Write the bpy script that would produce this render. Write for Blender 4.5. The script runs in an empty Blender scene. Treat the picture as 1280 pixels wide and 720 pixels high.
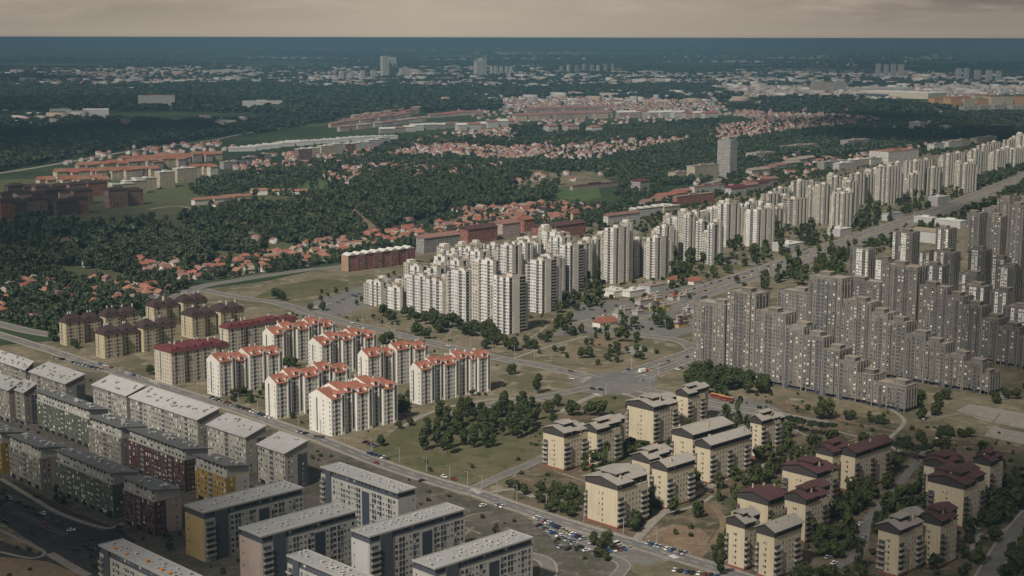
import bpy, math, random
import numpy as np
from mathutils import Matrix, Vector

random.seed(7)
rng = np.random.default_rng(7)
R = math.radians
scene = bpy.context.scene
col = scene.collection

# ------------------------------------------------------------------ camera
F = 1872.0                      # focal length in pixels of a 1280 px wide frame
CAM_Z = 250.0
PITCH, ROLL = R(9.49), R(0.10)
ROT = Matrix.Rotation(math.pi / 2 - PITCH, 3, 'X') @ Matrix.Rotation(ROLL, 3, 'Z')
CAM = Vector((0, 0, CAM_Z))
cd = bpy.data.cameras.new("camera")
cd.sensor_width = 36.0
cd.lens = 36.0 * F / 1280.0
cd.clip_start = 1.0
cd.clip_end = 400000.0
cam = bpy.data.objects.new("camera", cd)
col.objects.link(cam)
cam.matrix_world = Matrix.Translation(CAM) @ ROT.to_4x4()
scene.camera = cam
RT = ROT.transposed()
RTN = np.array(RT)


def G(px, py, z=0.0):
    """the point at height z that the photograph shows at px, py"""
    d = ROT @ Vector(((px - 640) / F, -(py - 360) / F, -1.0))
    t = (z - CAM_Z) / d.z
    return Vector((d.x * t, d.y * t, z))


def P(p):
    c = RT @ (Vector(p) - CAM)
    return 640 + F * c.x / -c.z, 360 - F * c.y / -c.z


def PN(xy, z=0.0):
    p = np.column_stack([xy, np.full(len(xy), z)]) - np.array(CAM)
    c = p @ RTN.T
    return np.column_stack([640 + F * c[:, 0] / -c[:, 2], 360 - F * c[:, 1] / -c[:, 2]])


def reach(p, d, px):
    """how far to go from p along d until the picture column px"""
    c0, cb = RT @ (Vector(p) - CAM), RT @ Vector(d)
    u = (px - 640) / F
    return -(c0.x + u * c0.z) / (cb.x + u * cb.z)


def height_at(p, py):
    """height above ground point p of what shows at row py"""
    lo, hi = 0.0, 200.0
    for _ in range(40):
        m = (lo + hi) / 2
        if P((p.x, p.y, m))[1] > py:
            lo = m
        else:
            hi = m
    return lo


# ------------------------------------------------------------------ materials
class NT:
    def __init__(s, tree):
        s.t = tree

    def n(s, typ, **kw):
        nd = s.t.nodes.new(typ)
        for k, v in kw.items():
            if k.startswith('i_'):
                key = k[2:]
                key = int(key) if key.isdigit() else key.replace('_', ' ')
                if hasattr(v, 'links'):
                    s.t.links.new(v, nd.inputs[key])
                else:
                    nd.inputs[key].default_value = v
            else:
                setattr(nd, k, v)
        return nd

    def m(s, op, a, b=0.0, c=0.0):
        nd = s.t.nodes.new('ShaderNodeMath')
        nd.operation = op
        for i, v in enumerate((a, b, c)):
            if hasattr(v, 'links'):
                s.t.links.new(v, nd.inputs[i])
            else:
                nd.inputs[i].default_value = v
        return nd.outputs[0]

    def mix(s, f, a, b, blend='MIX'):
        nd = s.t.nodes.new('ShaderNodeMix')
        nd.data_type = 'RGBA'
        nd.blend_type = blend
        for i, v in ((0, f), (6, a), (7, b)):
            if hasattr(v, 'links'):
                s.t.links.new(v, nd.inputs[i])
            elif i == 0:
                nd.inputs[0].default_value = v
            else:
                nd.inputs[i].default_value = (*v[:3], 1)
        return nd.outputs[2]

    def noise(s, vec, scale, detail=3.0, rough=0.55):
        nd = s.n('ShaderNodeTexNoise', i_Scale=scale, i_Detail=detail, i_Roughness=rough)
        if vec is not None:
            s.t.links.new(vec, nd.inputs['Vector'])
        return nd.outputs['Fac']

    def ramp(s, f, lo, hi):
        nd = s.t.nodes.new('ShaderNodeMapRange')
        s.t.links.new(f, nd.inputs[0])
        nd.inputs[1].default_value = lo
        nd.inputs[2].default_value = hi
        return nd.outputs[0]


def mat(name, rough=0.85):
    m = bpy.data.materials.new(name)
    m.use_nodes = True
    nt = NT(m.node_tree)
    b = m.node_tree.nodes['Principled BSDF']
    b.inputs['Roughness'].default_value = rough
    b.inputs['Specular IOR Level'].default_value = 0.25
    return m, nt, b


def lk(nt, a, b):
    nt.t.links.new(a, b)


def mul(c, k):
    return tuple(max(0.0, min(1.0, v * k)) for v in c)


def wall_mat(name, c, grime=0.35, panel=0.0, streak=0.3, rnd=0.12):
    """weathered render or concrete: blotches, rain streaks, optional panel joints, a tone of its own per building"""
    m, nt, b = mat(name, 0.9)
    tc = nt.n('ShaderNodeTexCoord').outputs['Object']
    n1 = nt.noise(tc, 0.09, 4)
    mp = nt.n('ShaderNodeMapping', i_Scale=(0.9, 0.9, 0.06))
    lk(nt, tc, mp.inputs['Vector'])
    n2 = nt.noise(mp.outputs[0], 1.0, 3)
    out = nt.mix(nt.m('MULTIPLY', nt.ramp(n1, 0.42, 0.75), grime), c, mul(c, 0.62))
    out = nt.mix(nt.m('MULTIPLY', nt.ramp(n2, 0.5, 0.75), streak), out, mul(c, 0.5))
    if panel > 0:
        sx = nt.n('ShaderNodeSeparateXYZ')
        lk(nt, tc, sx.inputs[0])
        fz = nt.m('FRACT', nt.m('DIVIDE', sx.outputs[2], 2.9))
        fu = nt.m('FRACT', nt.m('DIVIDE', nt.m('ADD', sx.outputs[0], sx.outputs[1]), 3.3))
        j = nt.m('MAXIMUM', nt.m('LESS_THAN', fz, 0.07), nt.m('LESS_THAN', fu, 0.05))
        cell = nt.n('ShaderNodeCombineXYZ')
        lk(nt, nt.m('FLOOR', nt.m('DIVIDE', nt.m('ADD', sx.outputs[0], sx.outputs[1]), 3.3)), cell.inputs[0])
        lk(nt, nt.m('FLOOR', nt.m('DIVIDE', sx.outputs[2], 2.9)), cell.inputs[1])
        wn = nt.n('ShaderNodeTexWhiteNoise')
        lk(nt, cell.outputs[0], wn.inputs[0])
        out = nt.mix(nt.m('MULTIPLY', nt.ramp(wn.outputs[0], .55, 1.0), panel * .9), out, mul(c, 0.58))
        out = nt.mix(nt.m('MULTIPLY', nt.m('LESS_THAN', wn.outputs[0], .10), panel), out, mul(c, 1.35))
        out = nt.mix(nt.m('MULTIPLY', j, panel), out, mul(c, 0.45))
    rn = nt.n('ShaderNodeObjectInfo').outputs['Random']
    out = nt.mix(1.0, out, nt.mix(rn, (1 - rnd,) * 3, (1, 1, 1)), 'MULTIPLY')
    lk(nt, out, b.inputs['Base Color'])
    return m


def far_wall_mat(name, c, dark, pu=3.2, fw=0.5, fh=0.55, rnd=0.25):
    """wall of a far building, its window openings a pattern in the surface"""
    m, nt, b = mat(name, 0.85)
    tc = nt.n('ShaderNodeTexCoord').outputs['Object']
    sx = nt.n('ShaderNodeSeparateXYZ')
    lk(nt, tc, sx.inputs[0])
    z = nt.m('DIVIDE', sx.outputs[2], 2.9)
    u = nt.m('DIVIDE', nt.m('ADD', sx.outputs[0], sx.outputs[1]), pu)
    fz, fu = nt.m('FRACT', z), nt.m('FRACT', u)
    w = nt.m('MULTIPLY', nt.m('MULTIPLY', nt.m('GREATER_THAN', fz, 0.3), nt.m('LESS_THAN', fz, 0.3 + fh)),
             nt.m('MULTIPLY', nt.m('GREATER_THAN', fu, 0.2), nt.m('LESS_THAN', fu, 0.2 + fw)))
    cell = nt.n('ShaderNodeCombineXYZ')
    lk(nt, nt.m('FLOOR', u), cell.inputs[0])
    lk(nt, nt.m('FLOOR', z), cell.inputs[2])
    wn = nt.n('ShaderNodeTexWhiteNoise')
    lk(nt, cell.outputs[0], wn.inputs[0])
    geo = nt.n('ShaderNodeNewGeometry')
    sn = nt.n('ShaderNodeSeparateXYZ')
    lk(nt, geo.outputs['Normal'], sn.inputs[0])
    w = nt.m('MULTIPLY', w, nt.m('LESS_THAN', sn.outputs[2], 0.4))
    w = nt.m('MULTIPLY', w, nt.m('LESS_THAN', wn.outputs[0], 0.85))
    n1 = nt.noise(tc, 0.1, 3)
    base = nt.mix(nt.m('MULTIPLY', nt.ramp(n1, 0.45, 0.75), 0.4), c, mul(c, 0.65))
    rn = nt.n('ShaderNodeObjectInfo').outputs['Random']
    base = nt.mix(1.0, base, nt.mix(rn, (1 - rnd,) * 3, (1, 1, 1)), 'MULTIPLY')
    lk(nt, nt.mix(w, base, nt.mix(wn.outputs[0], mul(dark, 0.6), mul(dark, 1.6))), b.inputs['Base Color'])
    return m


def roof_mat(name, c, tile=0.5, grime=0.5, rnd=0.25, metal=False):
    m, nt, b = mat(name, 0.5 if metal else 0.85)
    tc = nt.n('ShaderNodeTexCoord').outputs['Object']
    n1 = nt.noise(tc, 0.16, 5, 0.65)
    n2 = nt.noise(tc, 1.3, 2)
    out = nt.mix(nt.m('MULTIPLY', nt.ramp(n1, 0.4, 0.72), grime), c, mul(c, 0.55))
    out = nt.mix(nt.m('MULTIPLY', nt.ramp(n2, 0.5, 0.8), tile), out, mul(c, 1.35))
    if metal:
        sx = nt.n('ShaderNodeSeparateXYZ')
        lk(nt, tc, sx.inputs[0])
        s1 = nt.m('LESS_THAN', nt.m('FRACT', nt.m('DIVIDE', sx.outputs[0], 5.0)), 0.05)
        s2 = nt.m('LESS_THAN', nt.m('FRACT', nt.m('DIVIDE', sx.outputs[1], 5.0)), 0.05)
        out = nt.mix(nt.m('MULTIPLY', nt.m('MAXIMUM', s1, s2), 0.4), out, mul(c, 0.6))
    rn = nt.n('ShaderNodeObjectInfo').outputs['Random']
    ri = nt.n('ShaderNodeNewGeometry').outputs['Random Per Island']
    rr = nt.m('MULTIPLY', nt.m('ADD', rn, ri), 0.5)
    out = nt.mix(1.0, out, nt.mix(rr, (1 - rnd,) * 3, (1 + rnd * 0.3,) * 3), 'MULTIPLY')
    lk(nt, out, b.inputs['Base Color'])
    return m


def pane_mat(name, dark, light, share):
    """window glass: most panes dark, some with pale curtains or blinds behind"""
    m, nt, b = mat(name, 0.15)
    rn = nt.n('ShaderNodeObjectInfo').outputs['Random']
    ri = nt.n('ShaderNodeNewGeometry').outputs['Random Per Island']
    r = nt.m('FRACT', nt.m('ADD', nt.m('MULTIPLY', rn, 7.31), nt.m('MULTIPLY', ri, 3.7)))
    r2 = nt.m('FRACT', nt.m('MULTIPLY', r, 13.7))
    cur = nt.m('LESS_THAN', r, share)
    d = nt.mix(nt.m('POWER', r2, 2.5), mul(dark, 0.5), mul(dark, 4.0))
    l = nt.mix(r2, mul(light, 0.55), light)
    lk(nt, nt.mix(cur, d, l), b.inputs['Base Color'])
    lk(nt, nt.m('ADD', nt.m('MULTIPLY', cur, 0.5), 0.18), b.inputs['Roughness'])
    b.inputs['Specular IOR Level'].default_value = 0.5
    return m


def flat_mat(name, c, rough=0.7, rnd=0.0, metallic=0.0):
    m, nt, b = mat(name, rough)
    b.inputs['Metallic'].default_value = metallic
    tc = nt.n('ShaderNodeTexCoord').outputs['Object']
    out = nt.mix(nt.m('MULTIPLY', nt.ramp(nt.noise(tc, 0.7, 3), 0.4, 0.8), 0.25), c, mul(c, 0.7))
    if rnd:
        rn = nt.n('ShaderNodeObjectInfo').outputs['Random']
        out = nt.mix(1.0, out, nt.mix(rn, (1 - rnd,) * 3, (1, 1, 1)), 'MULTIPLY')
    lk(nt, out, b.inputs['Base Color'])
    return m


def ground_mat(name, c1, c2, c3, s=0.02, bump=0.0, fine=0.4):
    m, nt, b = mat(name, 0.95)
    b.inputs['Specular IOR Level'].default_value = 0.05
    tc = nt.n('ShaderNodeNewGeometry').outputs['Position']
    n1 = nt.noise(tc, s, 6, 0.65)
    n2 = nt.noise(tc, s * 3.7, 5, 0.7)
    n3 = nt.noise(tc, fine, 5, 0.75)
    out = nt.mix(nt.ramp(n1, 0.44, 0.56), c1, c2)
    out = nt.mix(nt.ramp(n2, 0.52, 0.62), out, c3)
    n4 = nt.noise(tc, s * 9, 4, .7)
    out = nt.mix(nt.m('MULTIPLY', nt.ramp(n4, .54, .64), .6), out, mul(c2, .7))
    out = nt.mix(nt.m('MULTIPLY', nt.ramp(n3, 0.35, 0.75), 0.55), out, nt.mix(0.5, mul(c1, 0.45), mul(c3, 0.5)))
    lk(nt, out, b.inputs['Base Color'])
    return m


def leaf_mat(name, c, rnd=0.5):
    m, nt, b = mat(name, 0.75)
    b.inputs['Specular IOR Level'].default_value = 0.1
    rn = nt.n('ShaderNodeObjectInfo').outputs['Random']
    geo = nt.n('ShaderNodeNewGeometry')
    ri = geo.outputs['Random Per Island']
    big = nt.noise(geo.outputs['Position'], 0.022, 4, .65)
    out = nt.mix(ri, mul(c, 0.6), (c[0] * 1.55, c[1] * 1.4, c[2] * 1.15))
    out = nt.mix(nt.m('MULTIPLY', rn, 0.7), out, (c[0] * 1.5, c[1] * 1.15, c[2] * 0.8))
    out = nt.mix(nt.ramp(big, 0.62, 0.42), (c[0] * 2.0 + .01, c[1] * 1.55, c[2] * 1.1), out)
    out = nt.mix(nt.ramp(big, 0.42, 0.66), out, nt.mix(1.0, out, (1 - rnd, 1 - rnd * 0.8, 1 - rnd * 0.7), 'MULTIPLY'))
    lk(nt, out, b.inputs['Base Color'])
    tr = nt.n('ShaderNodeBsdfTranslucent')
    lk(nt, out, tr.inputs[0])
    ms = nt.n('ShaderNodeMixShader', i_0=0.2)
    lk(nt, b.outputs[0], ms.inputs[1])
    lk(nt, tr.outputs[0], ms.inputs[2])
    lk(nt, ms.outputs[0], nt.t.nodes['Material Output'].inputs[0])
    return m


M = {}
for nm, c in dict(white=(.72, .68, .60), cream=(.56, .50, .39), sand=(.50, .42, .27), yellow=(.52, .42, .22), beige=(.55, .47, .33),
                  pink=(.42, .33, .28), grey=(.40, .38, .34), lightgrey=(.48, .47, .44), bluegrey=(.075, .082, .095), tan=(.46, .34, .15),
                  stone=(.42, .41, .36), brickred=(.27, .085, .06)).items():
    M[nm] = wall_mat(nm + '_render', c)
M['concrete'] = wall_mat('stained_concrete', (.235, .214, .184), 0.6, 0.5, 0.6, 0.34)
M['darkconcrete'] = wall_mat('dark_stained_concrete', (.19, .17, .145), 0.6, 0.5, 0.6, 0.3)
M['brick_end'] = wall_mat('sandy_brick', (.36, .235, .145))
M['rib'] = wall_mat('pale_concrete_rib', (.30, .275, .24), .5, 0, .6, .3)
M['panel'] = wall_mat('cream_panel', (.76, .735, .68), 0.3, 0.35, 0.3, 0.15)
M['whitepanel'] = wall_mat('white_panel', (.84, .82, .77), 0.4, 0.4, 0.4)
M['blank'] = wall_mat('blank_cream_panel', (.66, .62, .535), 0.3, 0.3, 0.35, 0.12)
M['bv_green'] = wall_mat('green_cladding', (.095, .118, .078), 0.5, 0.3)
M['bv_maroon'] = wall_mat('maroon_cladding', (.088, .034, .034), 0.4, 0.3)
M['bv_yellow'] = wall_mat('yellow_cladding', (.40, .26, .06), 0.35, 0.3)
M['bv_grey'] = wall_mat('grey_cladding', (.25, .23, .19), 0.5, 0.3)
M['bv_pale'] = wall_mat('pale_grey_cladding', (.36, .34, .29), 0.5, 0.3)
M['slate'] = wall_mat('dark_attic_cladding', (.060, .052, .050), 0.4, 0.0)
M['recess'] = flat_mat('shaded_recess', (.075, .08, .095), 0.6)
M['bluestrip'] = flat_mat('blue_grey_glazed_strip', (.058, .068, .090), 0.35, 0.3)
M['slabedge'] = flat_mat('balcony_slab', (.46, .42, .36), 0.85, 0.25)
M['rail'] = flat_mat('balcony_front', (.40, .36, .30), 0.8, 0.4)
M['railbrown'] = flat_mat('brown_balcony_front', (.16, .115, .085), 0.8, 0.4)
M['frame'] = flat_mat('window_frame', (.50, .48, .44), 0.6, 0.3)
M['frame_dark'] = flat_mat('dark_window_frame', (.10, .09, .085), 0.6, 0.3)
M['pane'] = pane_mat('window_glass', (.035, .042, .055), (.55, .52, .46), 0.16)
M['pane_mixed'] = pane_mat('window_glass_with_blinds', (.018, .018, .02), (.78, .73, .64), 0.30)
M['roof_red'] = roof_mat('red_tiles', (.30, .118, .078))
M['roof_orange'] = roof_mat('orange_tiles', (.30, .15, .10))
M['roof_rose'] = roof_mat('faded_rose_tiles', (.26, .14, .112))
M['roof_crimson'] = roof_mat('crimson_metal_roof', (.115, .030, .032))
M['roof_maroon'] = roof_mat('maroon_roof', (.10, .050, .046), 0.3)
M['roof_brown'] = roof_mat('dark_brown_roof', (.052, .032, .030), 0.3)
M['roof_grey'] = roof_mat('grey_roof_sheet', (.33, .325, .31), 0.35, 0.45, 0.15, True)
M['roof_pale'] = roof_mat('pale_roof_sheet', (.40, .385, .365), 0.35, 0.4, 0.15, True)
M['roof_dark'] = roof_mat('dark_grey_roof_sheet', (.14, .145, .14), 0.3, 0.4, 0.15, True)
M['roof_mid'] = roof_mat('worn_grey_felt_roof', (.32, .29, .25), 0.35, 0.5, 0.2)
M['roof_tan'] = roof_mat('tan_felt_roof', (.30, .25, .20), 0.4, 0.5, 0.2)
M['roof_white'] = roof_mat('white_roof', (.56, .54, .49), 0.2, 0.45, 0.15)
M['vent'] = flat_mat('roof_vent_white', (.46, .45, .42), 0.6, 0.25)
M['vent_orange'] = flat_mat('roof_vent_orange', (.55, .22, .04), 0.6)
M['asphalt'] = ground_mat('asphalt', (.15, .142, .13), (.18, .168, .152), (.21, .195, .175), 0.03)
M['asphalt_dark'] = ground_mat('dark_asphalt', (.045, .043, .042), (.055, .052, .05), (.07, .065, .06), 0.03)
M['paving'] = ground_mat('pale_paving', (.28, .25, .21), (.24, .215, .18), (.31, .28, .24), 0.05)
M['dirt'] = ground_mat('bare_dirt', (.22, .155, .10), (.18, .13, .085), (.25, .19, .13), 0.05)
M['drygrass'] = ground_mat('dry_grass', (.185, .155, .10), (.105, .098, .055), (.26, .22, .155), 0.016, 0, 0.25)
M['meadow'] = ground_mat('green_meadow', (.10, .10, .048), (.145, .125, .072), (.075, .082, .036), 0.025, 0, .2)
M['lawn'] = ground_mat('bright_lawn', (.075, .115, .042), (.095, .13, .05), (.065, .095, .038), 0.02)
M['courtyard'] = ground_mat('courtyard_ground', (.15, .108, .072), (.062, .066, .036), (.19, .155, .115), 0.035, 0, 0.3)
M['mark'] = flat_mat('road_paint', (.60, .58, .54), 0.8)
M['kerb'] = flat_mat('kerbstone', (.36, .34, .30), 0.9)
M['bark'] = flat_mat('bark', (.07, .052, .038), 0.95)
M['leaf'] = leaf_mat('leaves', (.046, .068, .032))
M['leaf_dark'] = leaf_mat('dark_leaves', (.030, .048, .028))
M['leaf_wood'] = leaf_mat('woodland_leaves', (.052, .080, .052), 0.6)
M['leaf_far'] = leaf_mat('far_leaves', (.036, .058, .040), 0.5)
for nm, c in dict(white=(.75, .74, .71), silver=(.38, .39, .40), grey=(.12, .125, .13), black=(.018, .018, .02), red=(.22, .035, .03),
                  blue=(.04, .09, .22), beige=(.42, .37, .28)).items():
    m_, nt_, b_ = mat(nm + '_car_paint', 0.3)
    b_.inputs['Base Color'].default_value = (*c, 1)
    b_.inputs['Specular IOR Level'].default_value = 0.5
    M['car_' + nm] = m_
M['glass_dark'] = flat_mat('car_glass', (.02, .022, .026), 0.1)
M['lamp_grey'] = flat_mat('galvanised_lamp', (.38, .38, .37), .5)
M['tyre'] = flat_mat('tyre_rubber', (.02, .02, .02), 0.9)
M['bus_red'] = flat_mat('bus_red', (.36, .07, .045), 0.4)
M['bus_yellow'] = flat_mat('bus_yellow', (.42, .25, .10), 0.4)


# ------------------------------------------------------------------ mesh helpers
class MB:
    def __init__(s):
        s.v, s.f, s.m = [], [], []

    def poly(s, pts, m=0):
        b = len(s.v)
        s.v.extend([tuple(p) for p in pts])
        s.f.append(tuple(range(b, b + len(pts))))
        s.m.append(m)

    def box(s, x0, x1, y0, y1, z0, z1, m=0, top=None, bottom=False):
        b = len(s.v)
        s.v += [(x0, y0, z0), (x1, y0, z0), (x1, y1, z0), (x0, y1, z0), (x0, y0, z1), (x1, y0, z1), (x1, y1, z1), (x0, y1, z1)]
        s.f += [(b, b + 1, b + 5, b + 4), (b + 1, b + 2, b + 6, b + 5), (b + 2, b + 3, b + 7, b + 6), (b + 3, b, b + 4, b + 7), (b + 4, b + 5, b + 6, b + 7)]
        s.m += [m, m, m, m, m if top is None else top]
        if bottom:
            s.f.append((b + 3, b + 2, b + 1, b))
            s.m.append(m)

    def prism(s, prof, a0, a1, axis='y', m=0, mtop=None, cap=None):
        """profile of (x, z) points (counter-clockwise seen from -y) extruded along y, or of (y, z) points along x"""
        n = len(prof)
        b = len(s.v)
        for a in (a0, a1):
            for (p, z) in prof:
                s.v.append((p, a, z) if axis == 'y' else (a, p, z))
        for i in range(n):
            j = (i + 1) % n
            q = (b + i, b + j, b + n + j, b + n + i)
            s.f.append(q if axis == 'x' else q[::-1])
            up = prof[i][1] != prof[j][1] and abs(prof[i][0] - prof[j][0]) > 1e-6 or (abs(prof[i][1] - prof[j][1]) < 1e-6 and prof[i][1] > min(z for _, z in prof) + 1e-6)
            s.m.append(mtop if (mtop is not None and up) else m)
        c = m if cap is None else cap
        lo, hi = tuple(range(b, b + n)), tuple(range(b + n, b + 2 * n))
        s.f += [lo, hi[::-1]] if axis == 'y' else [lo[::-1], hi]
        s.m += [c, c]

    def mesh(s, name, mats):
        me = bpy.data.meshes.new(name)
        me.from_pydata(s.v, [], s.f)
        for k in mats:
            me.materials.append(M[k] if isinstance(k, str) else k)
        if len(mats) > 1:
            me.polygons.foreach_set('material_index', np.array(s.m, dtype=np.int32))
        me.update()
        return me

    def build(s, name, mats, parent=None, loc=None, label=None):
        o = bpy.data.objects.new(name, s.mesh(name, mats))
        col.objects.link(o)
        if parent is not None:
            o.parent = parent
        if loc is not None:
            o.location = loc
        if label:
            o['label'] = label
        return o


def tag(o, label, cat, group=None, kind=None):
    o['label'] = label
    o['category'] = cat
    if group:
        o['group'] = group
    if kind:
        o['kind'] = kind
    return o


def empty(name, loc, rz=0.0):
    o = bpy.data.objects.new(name, None)
    o.empty_display_size = 2.0
    col.objects.link(o)
    o.location = loc
    o.rotation_euler = (0, 0, rz)
    return o


ONES = 'first second third fourth fifth sixth seventh eighth ninth tenth eleventh twelfth thirteenth fourteenth fifteenth sixteenth seventeenth eighteenth nineteenth twentieth'.split()
TENS = {2: 'twenty', 3: 'thirty', 4: 'forty', 5: 'fifty', 6: 'sixty', 7: 'seventy', 8: 'eighty', 9: 'ninety'}


def nth(i):
    """0 -> first"""
    i += 1
    if i <= 20:
        return ONES[i - 1]
    t, o = divmod(i, 10)
    return (TENS[t][:-1] + 'ieth') if o == 0 else TENS[t] + '-' + ONES[o - 1]


def structure(name, mb, mats):
    o = mb.build(name, mats)
    o['kind'] = 'structure'
    return o


# ------------------------------------------------------------------ window templates
def window_mesh(name, frame, pane, bars):
    mb = MB()
    o, i = 0.5, 0.42
    yf, yp = -0.09, -0.03
    ring = [(-o, -o), (o, -o), (o, o), (-o, o)]
    inn = [(-i, -i), (i, -i), (i, i), (-i, i)]
    for k in range(4):
        a, b = ring[k], ring[(k + 1) % 4]
        c, d = inn[(k + 1) % 4], inn[k]
        mb.poly([(a[0], yf, a[1]), (b[0], yf, b[1]), (c[0], yf, c[1]), (d[0], yf, d[1])], 0)
        mb.poly([(a[0], 0, a[1]), (b[0], 0, b[1]), (b[0], yf, b[1]), (a[0], yf, a[1])], 0)
        mb.poly([(d[0], yf, d[1]), (c[0], yf, c[1]), (c[0], yp, c[1]), (d[0], yp, d[1])], 0)
    mb.poly([(-i, yp, -i), (i, yp, -i), (i, yp, i), (-i, yp, i)], 1)
    if bars:
        mb.poly([(-.03, yf, -i), (.03, yf, -i), (.03, yf, i), (-.03, yf, i)], 0)
    return mb.mesh(name, [frame, pane])


WIN = {'plain': window_mesh('window_plain', 'frame', 'pane', True), 'mixed': window_mesh('window_mixed', 'frame', 'pane_mixed', False),
       'dark': window_mesh('window_dark', 'frame_dark', 'pane', False)}
FOOT = []          # footprints: (x, y, ux, uy, LR, LL)
NOBJ = [0]


class Bd:
    """a building: origin at its near bottom corner, local x runs along the face turned to the lower right of the picture, local y along the other"""

    def __init__(s, name, label, cat, group, nx, ny, z, xl, xr, az=46.0):
        s.N = G(nx, ny, z)
        a = R(az)
        s.B = Vector((math.sin(a), math.cos(a), 0))
        s.A = Vector((-math.cos(a), math.sin(a), 0))
        s.LR, s.LL = reach(s.N, s.B, xr), reach(s.N, s.A, xl)
        s.base = Vector((s.N.x, s.N.y, 0))
        s.dist = s.base.length
        s.root = empty(name, s.base, math.pi / 2 - a)
        tag(s.root, label, cat, group)
        FOOT.append((s.base.x, s.base.y, s.B.x, s.B.y, s.LR, s.LL))
        s.wins = []

    def win(s, face, u, z, w, h, off=0.0, kind='plain'):
        s.wins.append((face, u, z, w, h, off, kind))

    def grid(s, face, u0, u1, z0, nfl, pitch, w, h, off=0.0, kind='plain', fl=2.9, skip=0.0, jit=0.0, wj=0.0):
        n = max(1, int(round((u1 - u0) / pitch)))
        for k in range(n):
            for f in range(nfl):
                if random.random() < skip:
                    continue
                s.win(face, u0 + (k + 0.5) * (u1 - u0) / n + random.uniform(-jit, jit), z0 + f * fl, w * (1 + random.uniform(-wj, wj)), h, off, kind)

    def part(s, name, mb, mats, label=None):
        return mb.build(name, mats, s.root, None, label)

    def finish(s, cap=100):
        def key(w):
            f, u, z, ww, hh, off, k = w
            p = s.base + (s.A * u if f == 'L' else s.B * u)
            return (p - Vector((0, 0, 0))).length - z * 0.3
        s.wins.sort(key=key)
        for (f, u, z, w, h, off, k) in s.wins[:cap]:
            o = bpy.data.objects.new('window', WIN[k])
            col.objects.link(o)
            o.parent = s.root
            if f == 'L':
                o.location = (off, u, z)
                o.rotation_euler = (0, 0, -math.pi / 2)
            else:
                o.location = (u, off, z)
            o.scale = (w, 1, h)
            NOBJ[0] += 1
        rest = s.wins[cap:]
        if rest:
            mb = MB()
            for (f, u, z, w, h, off, k) in rest:
                for (g, y, mi) in ((1.0, -.05, 0), (.82, -.07, 1)):
                    q = [(-w / 2 * g, -h / 2 * g), (w / 2 * g, -h / 2 * g), (w / 2 * g, h / 2 * g), (-w / 2 * g, h / 2 * g)]
                    if f == 'L':
                        mb.poly([(off + y, u - a, z + b) for a, b in q], mi)
                    else:
                        mb.poly([(u + a, off + y, z + b) for a, b in q], mi)
            o = mb.build('window', ['frame', 'pane_mixed' if rest[0][6] == 'mixed' else 'pane'], s.root)
            o['kind'] = 'stuff'


def balcony_mesh(rail):
    """1 m wide unit balcony standing 1.3 m out of a wall facing -y: slab, solid front, dark door opening behind"""
    mb = MB()
    mb.box(-.5, .5, -1.3, -.02, -.16, 0, 0, None, True)
    mb.box(-.5, .5, -1.3, -1.2, 0, .95, 1)
    mb.box(-.5, -.47, -1.2, -.02, 0, .95, 1)
    mb.box(.47, .5, -1.2, -.02, 0, .95, 1)
    mb.poly([(-.42, -.03, 0), (.42, -.03, 0), (.42, -.03, 2.3), (-.42, -.03, 2.3)], 2)
    return mb.mesh('balcony', ['slabedge', rail, 'recess'])


BALC = {'light': balcony_mesh('rail'), 'brown': balcony_mesh('railbrown')}


def balconies(b, face, u, w, z0, nfl, fl=2.9, kind='light', off=0.0):
    for f in range(nfl):
        o = bpy.data.objects.new('balcony', BALC[kind])
        col.objects.link(o)
        o.parent = b.root
        z = z0 + f * fl
        if face == 'L':
            o.location, o.rotation_euler = (off, u, z), (0, 0, -math.pi / 2)
        else:
            o.location = (u, off, z)
        o.scale = (w, 1, 1)


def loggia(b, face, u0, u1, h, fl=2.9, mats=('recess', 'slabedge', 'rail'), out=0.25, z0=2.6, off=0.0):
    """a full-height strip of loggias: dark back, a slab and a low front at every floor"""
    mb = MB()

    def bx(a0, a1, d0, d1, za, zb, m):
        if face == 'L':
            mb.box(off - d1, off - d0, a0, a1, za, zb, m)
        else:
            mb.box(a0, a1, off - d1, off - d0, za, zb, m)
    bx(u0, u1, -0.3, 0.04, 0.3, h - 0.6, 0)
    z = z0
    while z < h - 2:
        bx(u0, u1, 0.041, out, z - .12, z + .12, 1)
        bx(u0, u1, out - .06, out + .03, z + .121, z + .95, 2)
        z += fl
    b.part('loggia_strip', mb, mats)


VENT = {}
for nm, mt in (('vent', 'vent'), ('vent_orange', 'vent_orange')):
    mb = MB()
    mb.box(-.5, .5, -.5, .5, 0, .7, 0)
    mb.box(-.62, .62, -.62, .62, .701, .95, 0)
    VENT[nm] = mb.mesh('roof_vent', [mt])


def vents(b, pts, kind='vent', size=1.3):
    for (x, y, z) in pts:
        o = bpy.data.objects.new('roof_vent', VENT[kind])
        col.objects.link(o)
        o.parent = b.root
        o.location = (x, y, z)
        k = size * random.uniform(.7, 1.25)
        o.scale = (k, k * random.uniform(.8, 1.5), k * random.uniform(.6, 1.1))


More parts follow.
